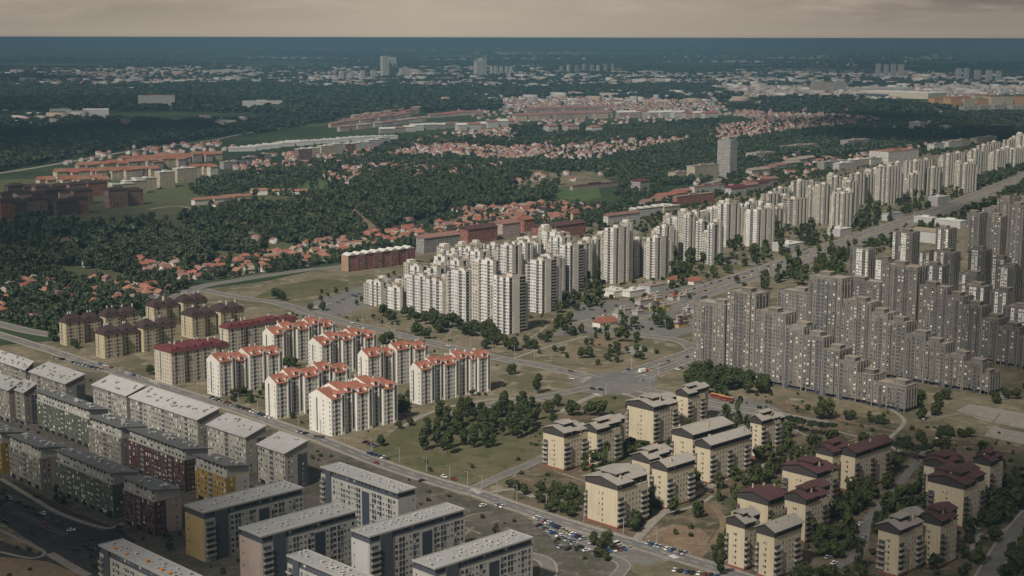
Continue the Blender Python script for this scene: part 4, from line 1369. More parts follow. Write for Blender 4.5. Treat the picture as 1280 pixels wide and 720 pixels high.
# market sheds by the boulevard
block_row([(768, 397), (838, 386)], 9, 4, ['stone', 'grey', 'tan'], ['roof_mid', 'roof_tan', 'roof_grey', 'roof_maroon', 'roof_grey'], 'flat', 'small market shed from the left, front line', 'market sheds by the boulevard', 10, 7)
block_row([(792, 382), (862, 372)], 9, 4, ['stone', 'grey', 'tan'], ['roof_mid', 'roof_tan', 'roof_grey', 'roof_maroon', 'roof_red'], 'flat', 'small market shed from the left, second line', 'market sheds by the boulevard', 10, 7)
block_row([(838, 412), (868, 390)], 8, 3.5, ['stone', 'grey', 'tan'], ['roof_grey', 'roof_mid', 'roof_tan', 'roof_grey', 'roof_maroon'], 'flat', 'market stall roof beside the first concrete tower', 'market sheds by the boulevard', 12, 6)
block_row([(748, 372), (790, 372)], 3, 6, ['white'], ['roof_white'], 'flat', 'white shop beneath the cream towers', 'shops beneath the cream towers', 20, 12)
block_row([(798, 372), (822, 362)], 1, 7, ['hall'], ['roof_tan'], 'flat', 'larger flat-roofed shop with blue front beneath the cream towers', None, 26, 16)
block_row([(752, 412), (772, 406)], 2, 4, ['white'], ['roof_red'], 'gable', 'red-roofed kiosk beside the sand court', 'red-roofed kiosks', 12, 9)
block_row([(845, 358), (868, 354)], 2, 4, ['white'], ['roof_red'], 'gable', 'red-roofed kiosk on the boulevard below the towers', 'red-roofed kiosks on the boulevard', 16, 10)


# ------------------------------------------------------------------ ground, roads, courts
def ground():
    """one sheet to the horizon, finer near the city"""
    rs = [0, 300, 600, 1000, 1600, 2600, 4200, 7000, 12000, 20000, 35000, 60000, 90000, 124000]
    nseg = 96
    v, f = [(0, 0, 0)], []
    for r in rs[1:]:
        for k in range(nseg):
            a = 2 * math.pi * k / nseg
            v.append((r * math.cos(a), r * math.sin(a), 0))
    for k in range(nseg):
        f.append((0, 1 + k, 1 + (k + 1) % nseg))
    for i in range(len(rs) - 2):
        for k in range(nseg):
            a, c = 1 + i * nseg + k, 1 + i * nseg + (k + 1) % nseg
            f.append((a, a + nseg, c + nseg, c))
    me = bpy.data.meshes.new('ground')
    me.from_pydata(v, [], f)
    m, nt, b = mat('land', 0.95)
    b.inputs['Specular IOR Level'].default_value = 0.0
    pos = nt.n('ShaderNodeNewGeometry').outputs['Position']
    near = nt.noise(pos, 0.006, 6, 0.65)
    n2 = nt.noise(pos, 0.05, 5, 0.7)
    mp = nt.n('ShaderNodeMapping', i_Scale=(0.00025, 0.0011, 1))
    lk(nt, pos, mp.inputs['Vector'])
    field = nt.n('ShaderNodeTexVoronoi', i_Scale=1.0)
    lk(nt, mp.outputs[0], field.inputs['Vector'])
    fcol = nt.n('ShaderNodeSeparateColor')
    lk(nt, field.outputs['Color'], fcol.inputs[0])
    c = nt.mix(nt.ramp(near, .4, .62), (.028, .046, .024), (.052, .066, .030))
    c = nt.mix(nt.ramp(n2, .55, .75), c, (.10, .10, .055))
    c = nt.mix(nt.m('MULTIPLY', nt.m('GREATER_THAN', fcol.outputs[0], .72), .6), c, (.115, .115, .06))
    c = nt.mix(nt.m('MULTIPLY', nt.m('GREATER_THAN', fcol.outputs[1], .70), .7), c, (.022, .036, .022))
    lk(nt, c, b.inputs['Base Color'])
    me.materials.append(m)
    o = bpy.data.objects.new('ground', me)
    col.objects.link(o)
    o['kind'] = 'structure'


ground()


FT = None


def free(p, pad=2.0):
    """true where no building stands"""
    global FT
    if FT is None or len(FT) != len(FOOT):
        FT = np.array(FOOT)
    dx, dy = p[0] - FT[:, 0], p[1] - FT[:, 1]
    a = dx * FT[:, 2] + dy * FT[:, 3]
    c = -dx * FT[:, 3] + dy * FT[:, 2]
    return not bool(np.any((a > -pad) & (a < FT[:, 4] + pad) & (c > -pad) & (c < FT[:, 5] + pad)))


def inpoly(xy, poly):
    x, y = xy[:, 0], xy[:, 1]
    ins = np.zeros(len(xy), bool)
    n = len(poly)
    for i in range(n):
        x0, y0 = poly[i]
        x1, y1 = poly[(i + 1) % n]
        c = ((y0 > y) != (y1 > y)) & (x < (x1 - x0) * (y - y0) / ((y1 - y0) or 1e-9) + x0)
        ins ^= c
    return ins


def area(name, pts, material, z):
    mb = MB()
    q = [G(*p) for p in pts]
    mb.poly([(p.x, p.y, z) for p in q])
    o = structure(name, mb, [material])
    # keep the sheet facing up
    if o.data.polygons[0].normal.z < 0:
        o.data.flip_normals()
    return o


def smooth(pts, n=8):
    out = []
    for i in range(len(pts) - 1):
        p0, p1, p2, p3 = pts[max(i - 1, 0)], pts[i], pts[i + 1], pts[min(i + 2, len(pts) - 1)]
        for k in range(n):
            t = k / n
            out.append(.5 * ((2 * p1) + (p2 - p0) * t + (2 * p0 - 5 * p1 + 4 * p2 - p3) * t * t + (3 * p1 - p0 - 3 * p2 + p3) * t ** 3))
    out.append(pts[-1])
    return out


ROADS = []


def strip(name, pts, width, material, z, marks=None, kerb=0.0):
    w = smooth([G(*p) for p in pts])
    ROADS.append((np.array([(p.x, p.y) for p in w]), width / 2 + 1.0))
    nrm = []
    for i in range(len(w)):
        d = w[min(i + 1, len(w) - 1)] - w[max(i - 1, 0)]
        d.z = 0
        d.normalize()
        nrm.append(Vector((-d.y, d.x, 0)))

    def ribbon(mb, off, half, zz):
        for i in range(len(w) - 1):
            a, c = w[i] + nrm[i] * off, w[i + 1] + nrm[i + 1] * off
            mb.poly([(*(a - nrm[i] * half).xy, zz), (*(c - nrm[i + 1] * half).xy, zz), (*(c + nrm[i + 1] * half).xy, zz), (*(a + nrm[i] * half).xy, zz)][::1])
    mb = MB()
    ribbon(mb, 0, width / 2, z)
    o = structure(name, mb, [material])
    if o.data.polygons[0].normal.z < 0:
        o.data.flip_normals()
    if kerb:
        kb = MB()
        for sgn in (-1, 1):
            for i in range(len(w) - 1):
                o0, o1 = sgn * (width / 2 + .01), sgn * (width / 2 + kerb)
                a0, a1, c0, c1 = w[i] + nrm[i] * o0, w[i] + nrm[i] * o1, w[i + 1] + nrm[i + 1] * o0, w[i + 1] + nrm[i + 1] * o1
                kb.poly([(*a0.xy, z + .12), (*c0.xy, z + .12), (*c1.xy, z + .12), (*a1.xy, z + .12)])
                kb.poly([(*a0.xy, z), (*c0.xy, z), (*c0.xy, z + .12), (*a0.xy, z + .12)])
                kb.poly([(*a1.xy, 0), (*c1.xy, 0), (*c1.xy, z + .12), (*a1.xy, z + .12)])
        structure('pavement', kb, ['paving'])
    if marks:
        mk = MB()
        for off, half, dash in marks:
            for i in range(len(w) - 1):
                if dash and i % 2:
                    continue
                a, c = w[i] + nrm[i] * off, w[i + 1] + nrm[i + 1] * off
                mk.poly([(*(a - nrm[i] * half).xy, z + .02), (*(c - nrm[i + 1] * half).xy, z + .02), (*(c + nrm[i + 1] * half).xy, z + .02), (*(a + nrm[i] * half).xy, z + .02)])
        structure('road_markings', mk, ['mark'])
    return w


M['dust'] = ground_mat('dusty_verge', (.24, .20, .15), (.17, .145, .10), (.28, .24, .19), .03)
M['estate'] = ground_mat('estate_yard', (.115, .10, .085), (.075, .072, .05), (.16, .14, .115), .04, 0, .3)
# city floor: dry grass under the estates
area('dry_grass', [(-500, 470), (0, 432), (130, 420), (250, 362), (330, 352), (430, 330), (520, 312), (640, 290), (760, 268), (900, 235), (1060, 205), (1280, 175), (1700, 300), (2200, 1100), (-900, 1100)], 'drygrass', .01)
area('estate_ground', [(-300, 500), (0, 445), (140, 470), (330, 533), (470, 582), (640, 640), (760, 690), (900, 800), (-700, 1000)], 'estate', .03)
area('courtyard', [(640, 628), (650, 560), (700, 520), (780, 490), (880, 498), (1000, 505), (1120, 530), (1280, 560), (1500, 800), (1100, 900), (900, 712), (760, 668)], 'courtyard', .03)
area('meadow', [(455, 573), (490, 540), (545, 512), (640, 500), (690, 515), (680, 560), (668, 580), (620, 606), (590, 612), (540, 600)], 'meadow', .05)
area('meadow', [(318, 372), (345, 358), (400, 348), (436, 352), (432, 362), (380, 372), (330, 378)], 'meadow', .05)
area('meadow', [(90, 280), (120, 266), (200, 258), (260, 262), (250, 272), (190, 284), (110, 290)], 'meadow', .05)
area('bright_field', [(365, 240), (385, 228), (430, 228), (442, 236), (400, 243)], 'lawn', .05)
area('bright_field', [(275, 262), (310, 246), (380, 246), (400, 254), (330, 262)], 'meadow', .05)
area('playing_field', [(690, 246), (700, 235), (748, 234), (752, 246), (730, 252)], 'lawn', .06)
area('dry_slope', [(640, 238), (660, 218), (740, 215), (775, 232), (700, 234), (665, 244)], 'drygrass', .05)
area('bare_scar', [(290, 276), (300, 278), (332, 303), (322, 310), (305, 300)], 'dirt', .06)
area('bare_scar', [(424, 256), (434, 254), (470, 283), (462, 288), (440, 276)], 'dirt', .06)
area('bare_scar', [(495, 250), (505, 249), (520, 265), (514, 267)], 'dirt', .06)
area('bare_scar', [(55, 300), (90, 294), (120, 310), (100, 318), (70, 310)], 'dirt', .06)
area('oval_lawn', [(733, 500), (745, 494), (770, 493), (790, 499), (786, 508), (760, 515), (738, 510)], 'meadow', .07)
area('dirt_court', [(806, 672), (818, 661), (845, 656), (875, 660), (888, 672), (880, 688), (850, 694), (822, 688)], 'dirt', .07)
area('sand_court', [(736, 429), (748, 423), (788, 430), (776, 438)], 'dirt', .07)
area('sand_court', [(778, 437), (795, 431), (808, 436), (790, 444)], 'paving', .07)
area('sports_court', [(1195, 513), (1212, 505), (1300, 520), (1300, 540), (1230, 526)], 'paving', .07)
area('sports_court', [(1230, 545), (1240, 533), (1300, 545), (1300, 560)], 'paving', .07)
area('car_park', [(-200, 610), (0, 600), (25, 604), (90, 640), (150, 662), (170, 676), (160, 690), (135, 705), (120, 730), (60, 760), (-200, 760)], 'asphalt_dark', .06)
area('verge', [(-60, 645), (0, 652), (55, 688), (45, 692), (0, 676), (-60, 660)], 'drygrass', .09)
area('bare_ground', [(-60, 690), (20, 698), (60, 702), (110, 722), (120, 760), (-60, 780)], 'dirt', .09)
area('car_park', [(664, 652), (684, 644), (760, 668), (820, 688), (832, 700), (806, 708), (745, 690), (690, 672)], 'asphalt', .06)
area('car_park', [(360, 392), (400, 374), (470, 352), (560, 328), (610, 316), (640, 322), (560, 350), (470, 380), (420, 398)], 'asphalt', .06)
area('car_park', [(62, 447), (75, 441), (130, 458), (125, 466)], 'asphalt', .06)
area('market_ground', [(690, 420), (730, 380), (800, 372), (870, 355), (875, 410), (830, 428), (780, 415)], 'asphalt', .05)
area('crossroads', [(715, 474), (745, 466), (790, 462), (822, 470), (818, 486), (785, 494), (745, 494), (720, 488)], 'asphalt', .10)
area('traffic_island', [(740, 478), (762, 471), (800, 474), (786, 485), (760, 487)], 'asphalt', .12)
area('bus_terminus', [(860, 505), (885, 488), (960, 505), (990, 520), (930, 540), (890, 525)], 'asphalt', .06)

WHITE = [(0, .08, True)]
strip('street', [(-60, 400), (50, 434), (120, 457), (190, 479), (287, 509), (335, 526), (400, 549), (470, 577), (545, 602), (595, 616), (640, 632), (727, 660), (827, 690), (902, 713), (1010, 750), (1100, 790)], 8.5, 'asphalt', .14, [(0, .12, True), (4.1, .08, False), (-4.1, .08, False)], 2.2)
strip('street', [(345, 378), (427, 402), (480, 414), (545, 430), (620, 447), (690, 460), (745, 474)], 11, 'asphalt', .14, [(0, .12, True)], 2.0)
strip('street', [(800, 486), (850, 497), (900, 507), (960, 517), (1030, 530)], 11, 'asphalt', .14, [(0, .12, True)], 2.0)
strip('main_road', [(560, 520), (620, 505), (680, 496), (745, 483)], 8, 'asphalt', .13, None, 2.0)
strip('main_road', [(785, 467), (815, 456), (845, 446), (866, 438), (900, 420)], 8, 'asphalt', .14, [(0, .12, True)], 2.0)
strip('main_road', [(800, 473), (830, 462), (862, 449), (900, 434)], 8, 'asphalt', .14, [(0, .12, True)], 2.0)
strip('street', [(866, 438), (858, 430), (840, 424), (815, 421), (790, 418)], 8, 'asphalt', .15, None, 2.0)
strip('bare_verge', [(735, 408), (795, 392), (852, 373), (925, 349), (985, 329), (1050, 306), (1115, 284), (1175, 263), (1225, 244), (1295, 216)], 42, 'dust', .08)
strip('boulevard', [(730, 404), (790, 388), (845, 370), (920, 346), (980, 326), (1045, 304), (1110, 282), (1170, 262), (1220, 242), (1290, 214), (1400, 170)], 9, 'asphalt', .14, [(0, .14, True)], 2.5)
strip('boulevard', [(745, 411), (800, 395), (860, 376), (930, 352), (990, 332), (1055, 309), (1120, 286), (1180, 265), (1230, 246), (1300, 218), (1410, 174)], 9, 'asphalt', .14, [(0, .14, True)], 2.5)
strip('street', [(850, 322), (900, 324), (940, 330), (985, 330)], 9, 'asphalt', .15, None, 2.0)
strip('hill_foot_road', [(-40, 395), (80, 420), (170, 398), (240, 362), (300, 350), (380, 338), (430, 332), (520, 314), (600, 300), (690, 282), (760, 268), (850, 240), (940, 214), (1010, 200)], 11, 'asphalt', .13, None, 2.0)
strip('street', [(250, 362), (300, 372), (345, 378)], 10, 'asphalt', .145, None, 2.0)
strip('lane', [(590, 612), (625, 596), (668, 578), (690, 566)], 6, 'asphalt', .12, None, 1.0)
strip('lane', [(600, 618), (640, 612), (668, 622)], 4, 'paving', .12)
strip('footpath', [(500, 535), (540, 515), (590, 503), (640, 498), (690, 503)], 4, 'paving', .12)
strip('footpath', [(470, 545), (510, 520), (560, 508), (620, 500)], 3, 'dirt', .11)
strip('footpath', [(630, 452), (690, 432), (735, 420)], 3.5, 'paving', .12)
strip('footpath', [(715, 440), (730, 456), (770, 458), (820, 448)], 3, 'dirt', .11)
strip('lane', [(700, 515), (730, 500), (750, 492)], 5, 'paving', .11)
strip('drive', [(790, 680), (830, 640), (880, 612), (925, 590), (980, 575)], 5, 'paving', .11)
strip('drive', [(868, 700), (890, 680), (905, 655), (890, 630)], 4, 'dirt', .12)
strip('drive', [(1020, 720), (1075, 690), (1085, 650), (1120, 610), (1160, 560)], 5, 'asphalt', .11)
strip('drive', [(1180, 700), (1205, 690), (1225, 672), (1205, 640)], 4, 'paving', .11)
strip('drive', [(1225, 735), (1245, 700), (1265, 670), (1290, 640)], 8, 'asphalt', .13, None, 1.5)
strip('drive', [(640, 690), (680, 700), (685, 720), (660, 735)], 6, 'asphalt', .12, None, 1.2)
strip('drive', [(745, 690), (780, 706), (760, 730)], 5, 'asphalt', .12, None, 1.0)
strip('footpath', [(1090, 500), (1130, 525), (1110, 555), (1160, 575)], 3, 'paving', .11)
strip('footpath', [(980, 500), (1040, 522), (1120, 540)], 3, 'dirt', .12)
strip('footpath', [(218, 478), (245, 466), (262, 462)], 3, 'paving', .12)
strip('footpath', [(455, 538), (475, 528), (500, 515)], 3, 'paving', .13)
strip('kerb_path', [(0, 598), (40, 622), (75, 642), (130, 660), (155, 654)], 3, 'paving', .13)
strip('footpath', [(-5, 660), (25, 675), (55, 690), (40, 698), (0, 690)], 2, 'paving', .13)
strip('footpath', [(62, 692), (85, 706), (110, 720)], 5, 'paving', .13)
strip('far_road', [(-40, 222), (30, 212), (100, 200), (180, 186), (260, 176), (300, 168), (350, 160)], 14, 'paving', .15)
strip('far_road', [(625, 121), (630, 130), (634, 142)], 22, 'paving', .15)
strip('far_road', [(884, 118), (890, 130), (900, 144)], 22, 'paving', .15)
strip('far_road', [(880, 232), (905, 222), (930, 214), (985, 202), (1015, 196)], 14, 'paving', .15)
strip('far_road', [(40, 140), (110, 146), (200, 148), (290, 147)], 14, 'paving', .15)
strip('lane', [(185, 262), (225, 258), (270, 268)], 8, 'paving', .15)


# worn paths across the yards and verges
for (poly, n) in (([(650, 600), (700, 520), (880, 500), (1000, 510), (1270, 560), (1280, 700), (900, 712), (760, 668)], 26), ([(200, 470), (260, 430), (400, 385), (620, 435), (650, 500), (480, 560)], 12), ([(150, 560), (400, 590), (640, 645), (600, 700), (300, 700)], 10),
                  ([(470, 395), (700, 400), (800, 440), (660, 450)], 6), ([(880, 500), (1130, 520), (1280, 500), (1280, 550), (1000, 510)], 6)):
    k = 0
    while k < n:
        a = (random.uniform(min(p[0] for p in poly), max(p[0] for p in poly)), random.uniform(min(p[1] for p in poly), max(p[1] for p in poly)))
        b = (a[0] + random.uniform(-70, 70), a[1] + random.uniform(-25, 25))
        if not (inpoly(np.array([a]), poly)[0] and inpoly(np.array([b]), poly)[0]):
            continue
        mid = ((a[0] + b[0]) / 2 + random.uniform(-12, 12), (a[1] + b[1]) / 2 + random.uniform(-5, 5))
        if not all(free(G(*q), 1.5) for q in (a, b, mid)):
            continue
        strip('footpath', [a, mid, b], random.uniform(1.4, 2.6), random.choice(('dust', 'paving', 'dust')), .075 + k * .0012)
        k += 1
# zebra crossings and parking bays
zb = MB()
for (c0, c1, n) in (((737, 471), (727, 478), 7), ((778, 492), (795, 497), 7), ((806, 470), (797, 464), 7), ((742, 492), (752, 496), 6), ((590, 611), (600, 617), 6), ((838, 694), (846, 698), 6)):
    a, c = G(*c0), G(*c1)
    d = (c - a).normalized()
    s_ = Vector((-d.y, d.x, 0))
    for k in range(n):
        p = a.lerp(c, (k + .5) / n)
        q = [p + d * .35 + s_ * 1.8, p - d * .35 + s_ * 1.8, p - d * .35 - s_ * 1.8, p + d * .35 - s_ * 1.8]
        zb.poly([(v.x, v.y, .20) for v in q])
for (c0, c1, n) in (((4, 618), (130, 662), 26), ((20, 640), (80, 668), 14), ((669, 645), (744, 679), 21), ((672, 655), (737, 688), 19), ((262, 496), (342, 523), 20), ((800, 676), (860, 692), 12)):
    a, c = G(*c0), G(*c1)
    d = (c - a).normalized()
    s_ = Vector((-d.y, d.x, 0))
    for k in range(n + 1):
        p = a.lerp(c, k / n)
        q = [p + d * .09 + s_ * 2.5, p - d * .09 + s_ * 2.5, p - d * .09 - s_ * 2.5, p + d * .09 - s_ * 2.5]
        zb.poly([(v.x, v.y, .165) for v in q])
o_ = structure('road_markings', zb, ['mark'])
for pl in o_.data.polygons:
    if pl.normal.z < 0:
        pl.flip()


def off_road(p, pad=0.0):
    for pts, half in ROADS:
        d = np.hypot(pts[:, 0] - p[0], pts[:, 1] - p[1])
        k = int(d.argmin())
        if d[k] < half + pad + 12:
            for i in (k - 1, k):
                if 0 <= i < len(pts) - 1:
                    a, b = pts[i], pts[i + 1]
                    t = np.clip(np.dot(p - a, b - a) / max(np.dot(b - a, b - a), 1e-6), 0, 1)
                    if np.hypot(*(p - a - t * (b - a))) < half + pad:
                        return False
    return True


# ------------------------------------------------------------------ trees
def crown_arrays(n, seed, shape, leaf):
    """n loose leaf-clump quads through a crown of unit radius standing on z = 0"""
    g = np.random.default_rng(seed)
    lob = []
    if shape == 'round':
        for k in range(9):
            a, r = g.uniform(0, 6.28), g.uniform(.15, .55)
            lob.append((r * math.cos(a), r * math.sin(a), g.uniform(.55, 1.35), g.uniform(.35, .58)))
        lob.append((0, 0, .95, .6))
    elif shape == 'tall':
        for k in range(10):
            a, r = g.uniform(0, 6.28), g.uniform(.05, .3)
            lob.append((r * math.cos(a), r * math.sin(a), g.uniform(.5, 2.6), g.uniform(.32, .5)))
    elif shape == 'cone':
        for k in range(9):
            z = .3 + k * .3
            lob.append((g.uniform(-.08, .08), g.uniform(-.08, .08), z, max(.12, .72 - z * .24)))
    elif shape == 'flat':
        for k in range(9):
            a, r = g.uniform(0, 6.28), g.uniform(.2, .75)
            lob.append((r * math.cos(a), r * math.sin(a), g.uniform(.75, 1.0), g.uniform(.26, .4)))
    lob = np.array(lob)
    w = lob[:, 3] ** 2
    idx = g.choice(len(lob), n, p=w / w.sum())
    d = g.normal(size=(n, 3))
    d /= np.linalg.norm(d, axis=1)[:, None]
    rad = lob[idx, 3] * g.uniform(.55, 1.08, n) ** .6
    c = lob[idx, :3] + d * rad[:, None] * (np.array([1, 1, .45]) if shape == 'flat' else np.array([1, 1, .92]))
    c[:, 2] = np.maximum(c[:, 2], .12)
    nn = d + g.normal(size=(n, 3)) * .55
    nn /= np.linalg.norm(nn, axis=1)[:, None]
    t = np.cross(nn, g.normal(size=(n, 3)))
    t /= np.linalg.norm(t, axis=1)[:, None]
    s = np.cross(nn, t)
    h = leaf * g.uniform(.6, 1.25, n)[:, None]
    v = np.stack([c - t * h - s * h * .7, c + t * h - s * h * .8, c + t * h * .8 + s * h, c - t * h * .9 + s * h * .8], axis=1)
    return v.reshape(-1, 3)


def quad_mesh(name, v, material):
    me = bpy.data.meshes.new(name)
    n = len(v)
    me.vertices.add(n)
    me.vertices.foreach_set('co', np.ascontiguousarray(v, dtype=np.float32).ravel())
    me.loops.add(n)
    me.loops.foreach_set('vertex_index', np.arange(n, dtype=np.int32))
    me.polygons.add(n // 4)
    me.polygons.foreach_set('loop_start', np.arange(0, n, 4, dtype=np.int32))
    me.update(calc_edges=True)
    me.materials.append(M[material])
    return me


def trunk_mesh(h, r, nl, seed):
    g = random.Random(seed)
    mb = MB()

    def tube(p, q, r0, r1, n=6):
        p, q = Vector(p), Vector(q)
        d = (q - p).normalized()
        s = d.cross(Vector((.3, .9, .1))).normalized()
        t = d.cross(s)
        b = len(mb.v)
        for c, rr in ((p, r0), (q, r1)):
            for k in range(n):
                a = 2 * math.pi * k / n
                mb.v.append(tuple(c + (s * math.cos(a) + t * math.sin(a)) * rr))
        for k in range(n):
            mb.f.append((b + k, b + (k + 1) % n, b + n + (k + 1) % n, b + n + k))
            mb.m.append(0)
    tube((0, 0, 0), (0, 0, h), r, r * .55)
    for k in range(nl):
        a = 6.28 * k / nl + g.uniform(-.3, .3)
        tube((0, 0, h * g.uniform(.7, .98)), (math.cos(a) * .5, math.sin(a) * .5, h + g.uniform(.25, .55)), r * .5, r * .15)
    return mb.mesh('trunk', ['bark'])


KINDS = {}
for kd, leafm, th in (('round', 'leaf', .45), ('tall', 'leaf', .5), ('cone', 'leaf_dark', .35), ('flat', 'leaf_dark', .8)):
    for s in range(3):
        KINDS[kd, s] = (quad_mesh('crown', crown_arrays(700, 11 * s + len(kd), kd, .125), leafm), trunk_mesh(th + .35, .07, 4, s), th)
NTREE = [0]
TSPOT = []


def tree(p, r, kd, label, group):
    cm, tm, th = KINDS[kd, random.randrange(3)]
    t = empty('tree' if kd in ('round', 'tall') else ('pine_tree' if kd == 'cone' else 'umbrella_tree'), (p[0], p[1], 0), random.uniform(0, 6.28))
    tag(t, label, 'tree', group)
    a = bpy.data.objects.new('trunk', tm)
    col.objects.link(a)
    a.parent = t
    a.scale = (r, r, r)
    c = bpy.data.objects.new('crown', cm)
    col.objects.link(c)
    c.parent = t
    c.location = (0, 0, th * r * (.55 if kd != 'flat' else .9))
    c.scale = (r, r, r * random.uniform(.85, 1.15))
    c.rotation_euler = (0, 0, random.uniform(0, 6.28))
    NTREE[0] += 1
    TSPOT.append((p[0], p[1], r))


def pool(pts, kd, where, group, r0=None):
    """single trees at given picture points (x, y, crown radius in metres)"""
    pts = sorted(pts)
    for i, (x, y, r) in enumerate(pts):
        p = G(x, y)
        look = {'round': 'round leafy tree', 'tall': 'tall oval tree', 'cone': 'dark pine', 'flat': 'flat-topped umbrella tree'}[kd]
        size = 'large ' if r >= 5.2 else ('small ' if r < 3.2 else '')
        tree(p, r, kd, '%s%s %s' % (size, look, where) if len(pts) == 1 else '%s %s%s from the left %s' % (nth(i).capitalize(), size, look, where), group)


MASS = []


def scatter(poly, n, rr, kd, where, group, gap=1.0, mass=False):
    """n trees at random inside a picture polygon, clear of buildings and roads"""
    q = [G(*p) for p in poly]
    x0, x1 = min(p.x for p in q), max(p.x for p in q)
    y0, y1 = min(p.y for p in q), max(p.y for p in q)
    pts, tries = [], 0
    while len(pts) < n and tries < n * 60:
        tries += 1
        p = np.array([random.uniform(x0, x1), random.uniform(y0, y1)])
        if not inpoly(PN(p[None]), poly)[0]:
            continue
        r = random.uniform(*rr)
        if not free(p, r * .6) or not off_road(p, .5):
            continue
        if any((p[0] - a) ** 2 + (p[1] - b) ** 2 < ((r + c) * gap) ** 2 for a, b, c in TSPOT[-400:]):
            continue
        TSPOT.append((p[0], p[1], r))
        pts.append((P((p[0], p[1], 0))[0], p, r))
    pts.sort(key=lambda t: t[0])
    if mass:
        MASS.extend((p[0], p[1], r, kd) for _, p, r in pts)
        return
    for i, (_, p, r) in enumerate(pts):
        look = {'round': 'round leafy tree', 'tall': 'tall oval tree', 'cone': 'dark pine', 'flat': 'flat-topped umbrella tree'}[kd]
        tree(p, r, kd, '%s %s from the left %s' % (nth(i).capitalize(), look, where), group)


pool([(672, 492, 5.2)], 'tall', 'alone beside the crossroads', None)
pool([(656, 505, 2.6)], 'tall', 'below the lone crossroads tree', None)
pool([(639, 468, 4.2)], 'round', 'alone on the dry grass by the road', None)
pool([(476, 558, 3.6)], 'round', 'at the meadow corner by the parked cars', None)
pool([(686, 516, 4.5), (697, 508, 4.2), (716, 520, 6.0), (748, 521, 6.0), (738, 520, 4.5), (692, 528, 3.2)], 'round', 'between the crossroads and the grey-roofed blocks', 'trees below the oval lawn')
scatter([(520, 560), (545, 525), (600, 512), (672, 512), (682, 535), (650, 555), (590, 562), (540, 578)], 60, (3.2, 5.2), 'tall', 'in the grove on the meadow', 'grove on the meadow', .48)
scatter([(510, 585), (540, 575), (600, 585), (570, 600)], 3, (1.2, 2.0), 'round', 'on the open meadow below the grove', 'small trees on the meadow')
pool([(645, 614, 3.4), (655, 618, 3.2), (675, 615, 3.6), (636, 610, 2.6)], 'round', 'on the corner plot by the lane', 'trees on the corner plot')
scatter([(672, 630), (690, 612), (725, 618), (735, 645), (722, 655), (690, 645)], 14, (2.4, 4.2), 'round', 'beside the wide-ended beige block', 'trees beside the wide-ended block', .6)
scatter([(790, 668), (800, 640), (830, 620), (828, 640), (805, 670), (785, 678)], 10, (2.6, 4.4), 'round', 'at the foot of the wide-ended beige block', 'trees at the foot of the wide-ended block', .55)
scatter([(915, 612), (925, 585), (975, 570), (982, 600), (950, 615)], 10, (2.6, 4.6), 'round', 'between the long pale-roofed block and the tower', 'courtyard trees by the long pale-roofed block', .6)
scatter([(1020, 720), (1015, 690), (1040, 640), (1060, 620), (1090, 612), (1120, 585), (1160, 590), (1150, 620), (1090, 640), (1060, 680), (1040, 715)], 28, (2.8, 5.2), 'round', 'in the shady court of the maroon-roofed blocks', 'trees in the maroon-roofed court', .55)
scatter([(1200, 690), (1210, 660), (1235, 625), (1280, 600), (1330, 620), (1300, 700), (1250, 730), (1215, 715)], 24, (3.0, 5.5), 'round', 'in the dark corner by the right edge drive', 'trees by the right edge drive', .55)
scatter([(885, 720), (895, 690), (905, 670), (912, 690), (905, 720)], 6, (2.6, 4.4), 'tall', 'against the blank-ended block by the dirt court', 'trees by the dirt court', .5)
scatter([(985, 735), (1000, 715), (1030, 715), (1070, 735), (1060, 760), (1000, 760)], 8, (3.2, 5.0), 'round', 'at the bottom edge between the beige blocks', 'trees at the bottom edge', .6)
scatter([(735, 690), (745, 672), (770, 680), (765, 700), (745, 705)], 7, (2.2, 3.6), 'round', 'in the island of the busy car park', 'trees in the busy car park', .6)
pool([(992, 537, 4.6), (1003, 540, 4.6), (1015, 543, 4.4), (1027, 544, 4.6), (1038, 545, 4.4), (985, 533, 4.0)], 'flat', 'between the grey slab and the maroon roofs', 'umbrella trees before the grey slab')
pool([(1120, 570, 4.8), (1133, 573, 5.0), (1147, 576, 4.8), (1158, 572, 4.4), (1128, 562, 4.6)], 'flat', 'behind the long maroon-roofed block', 'umbrella trees behind the maroon roof')
scatter([(860, 492), (866, 468), (905, 470), (965, 486), (968, 497), (900, 497), (880, 500)], 26, (4.4, 6.4), 'round', 'along the foot of the first grey slab', 'trees along the grey slab', .38)
pool([(1030, 524, 7.0), (1060, 525, 3.5), (1066, 525, 3.0), (1010, 513, 2.5), (1098, 530, 3), (1088, 528, 2.8), (1104, 531, 2.6)], 'round', 'before the front grey slab', 'trees before the front grey slab')
scatter([(1130, 520), (1150, 490), (1200, 500), (1290, 490), (1290, 505), (1200, 508), (1175, 530)], 14, (2.8, 5.0), 'round', 'around the grey sports court', 'trees around the sports court', .7)
scatter([(1140, 555), (1165, 540), (1215, 545), (1220, 560), (1170, 568)], 10, (2.8, 4.4), 'round', 'between the sports court and the maroon roofs', 'trees behind the maroon roofs', .7)
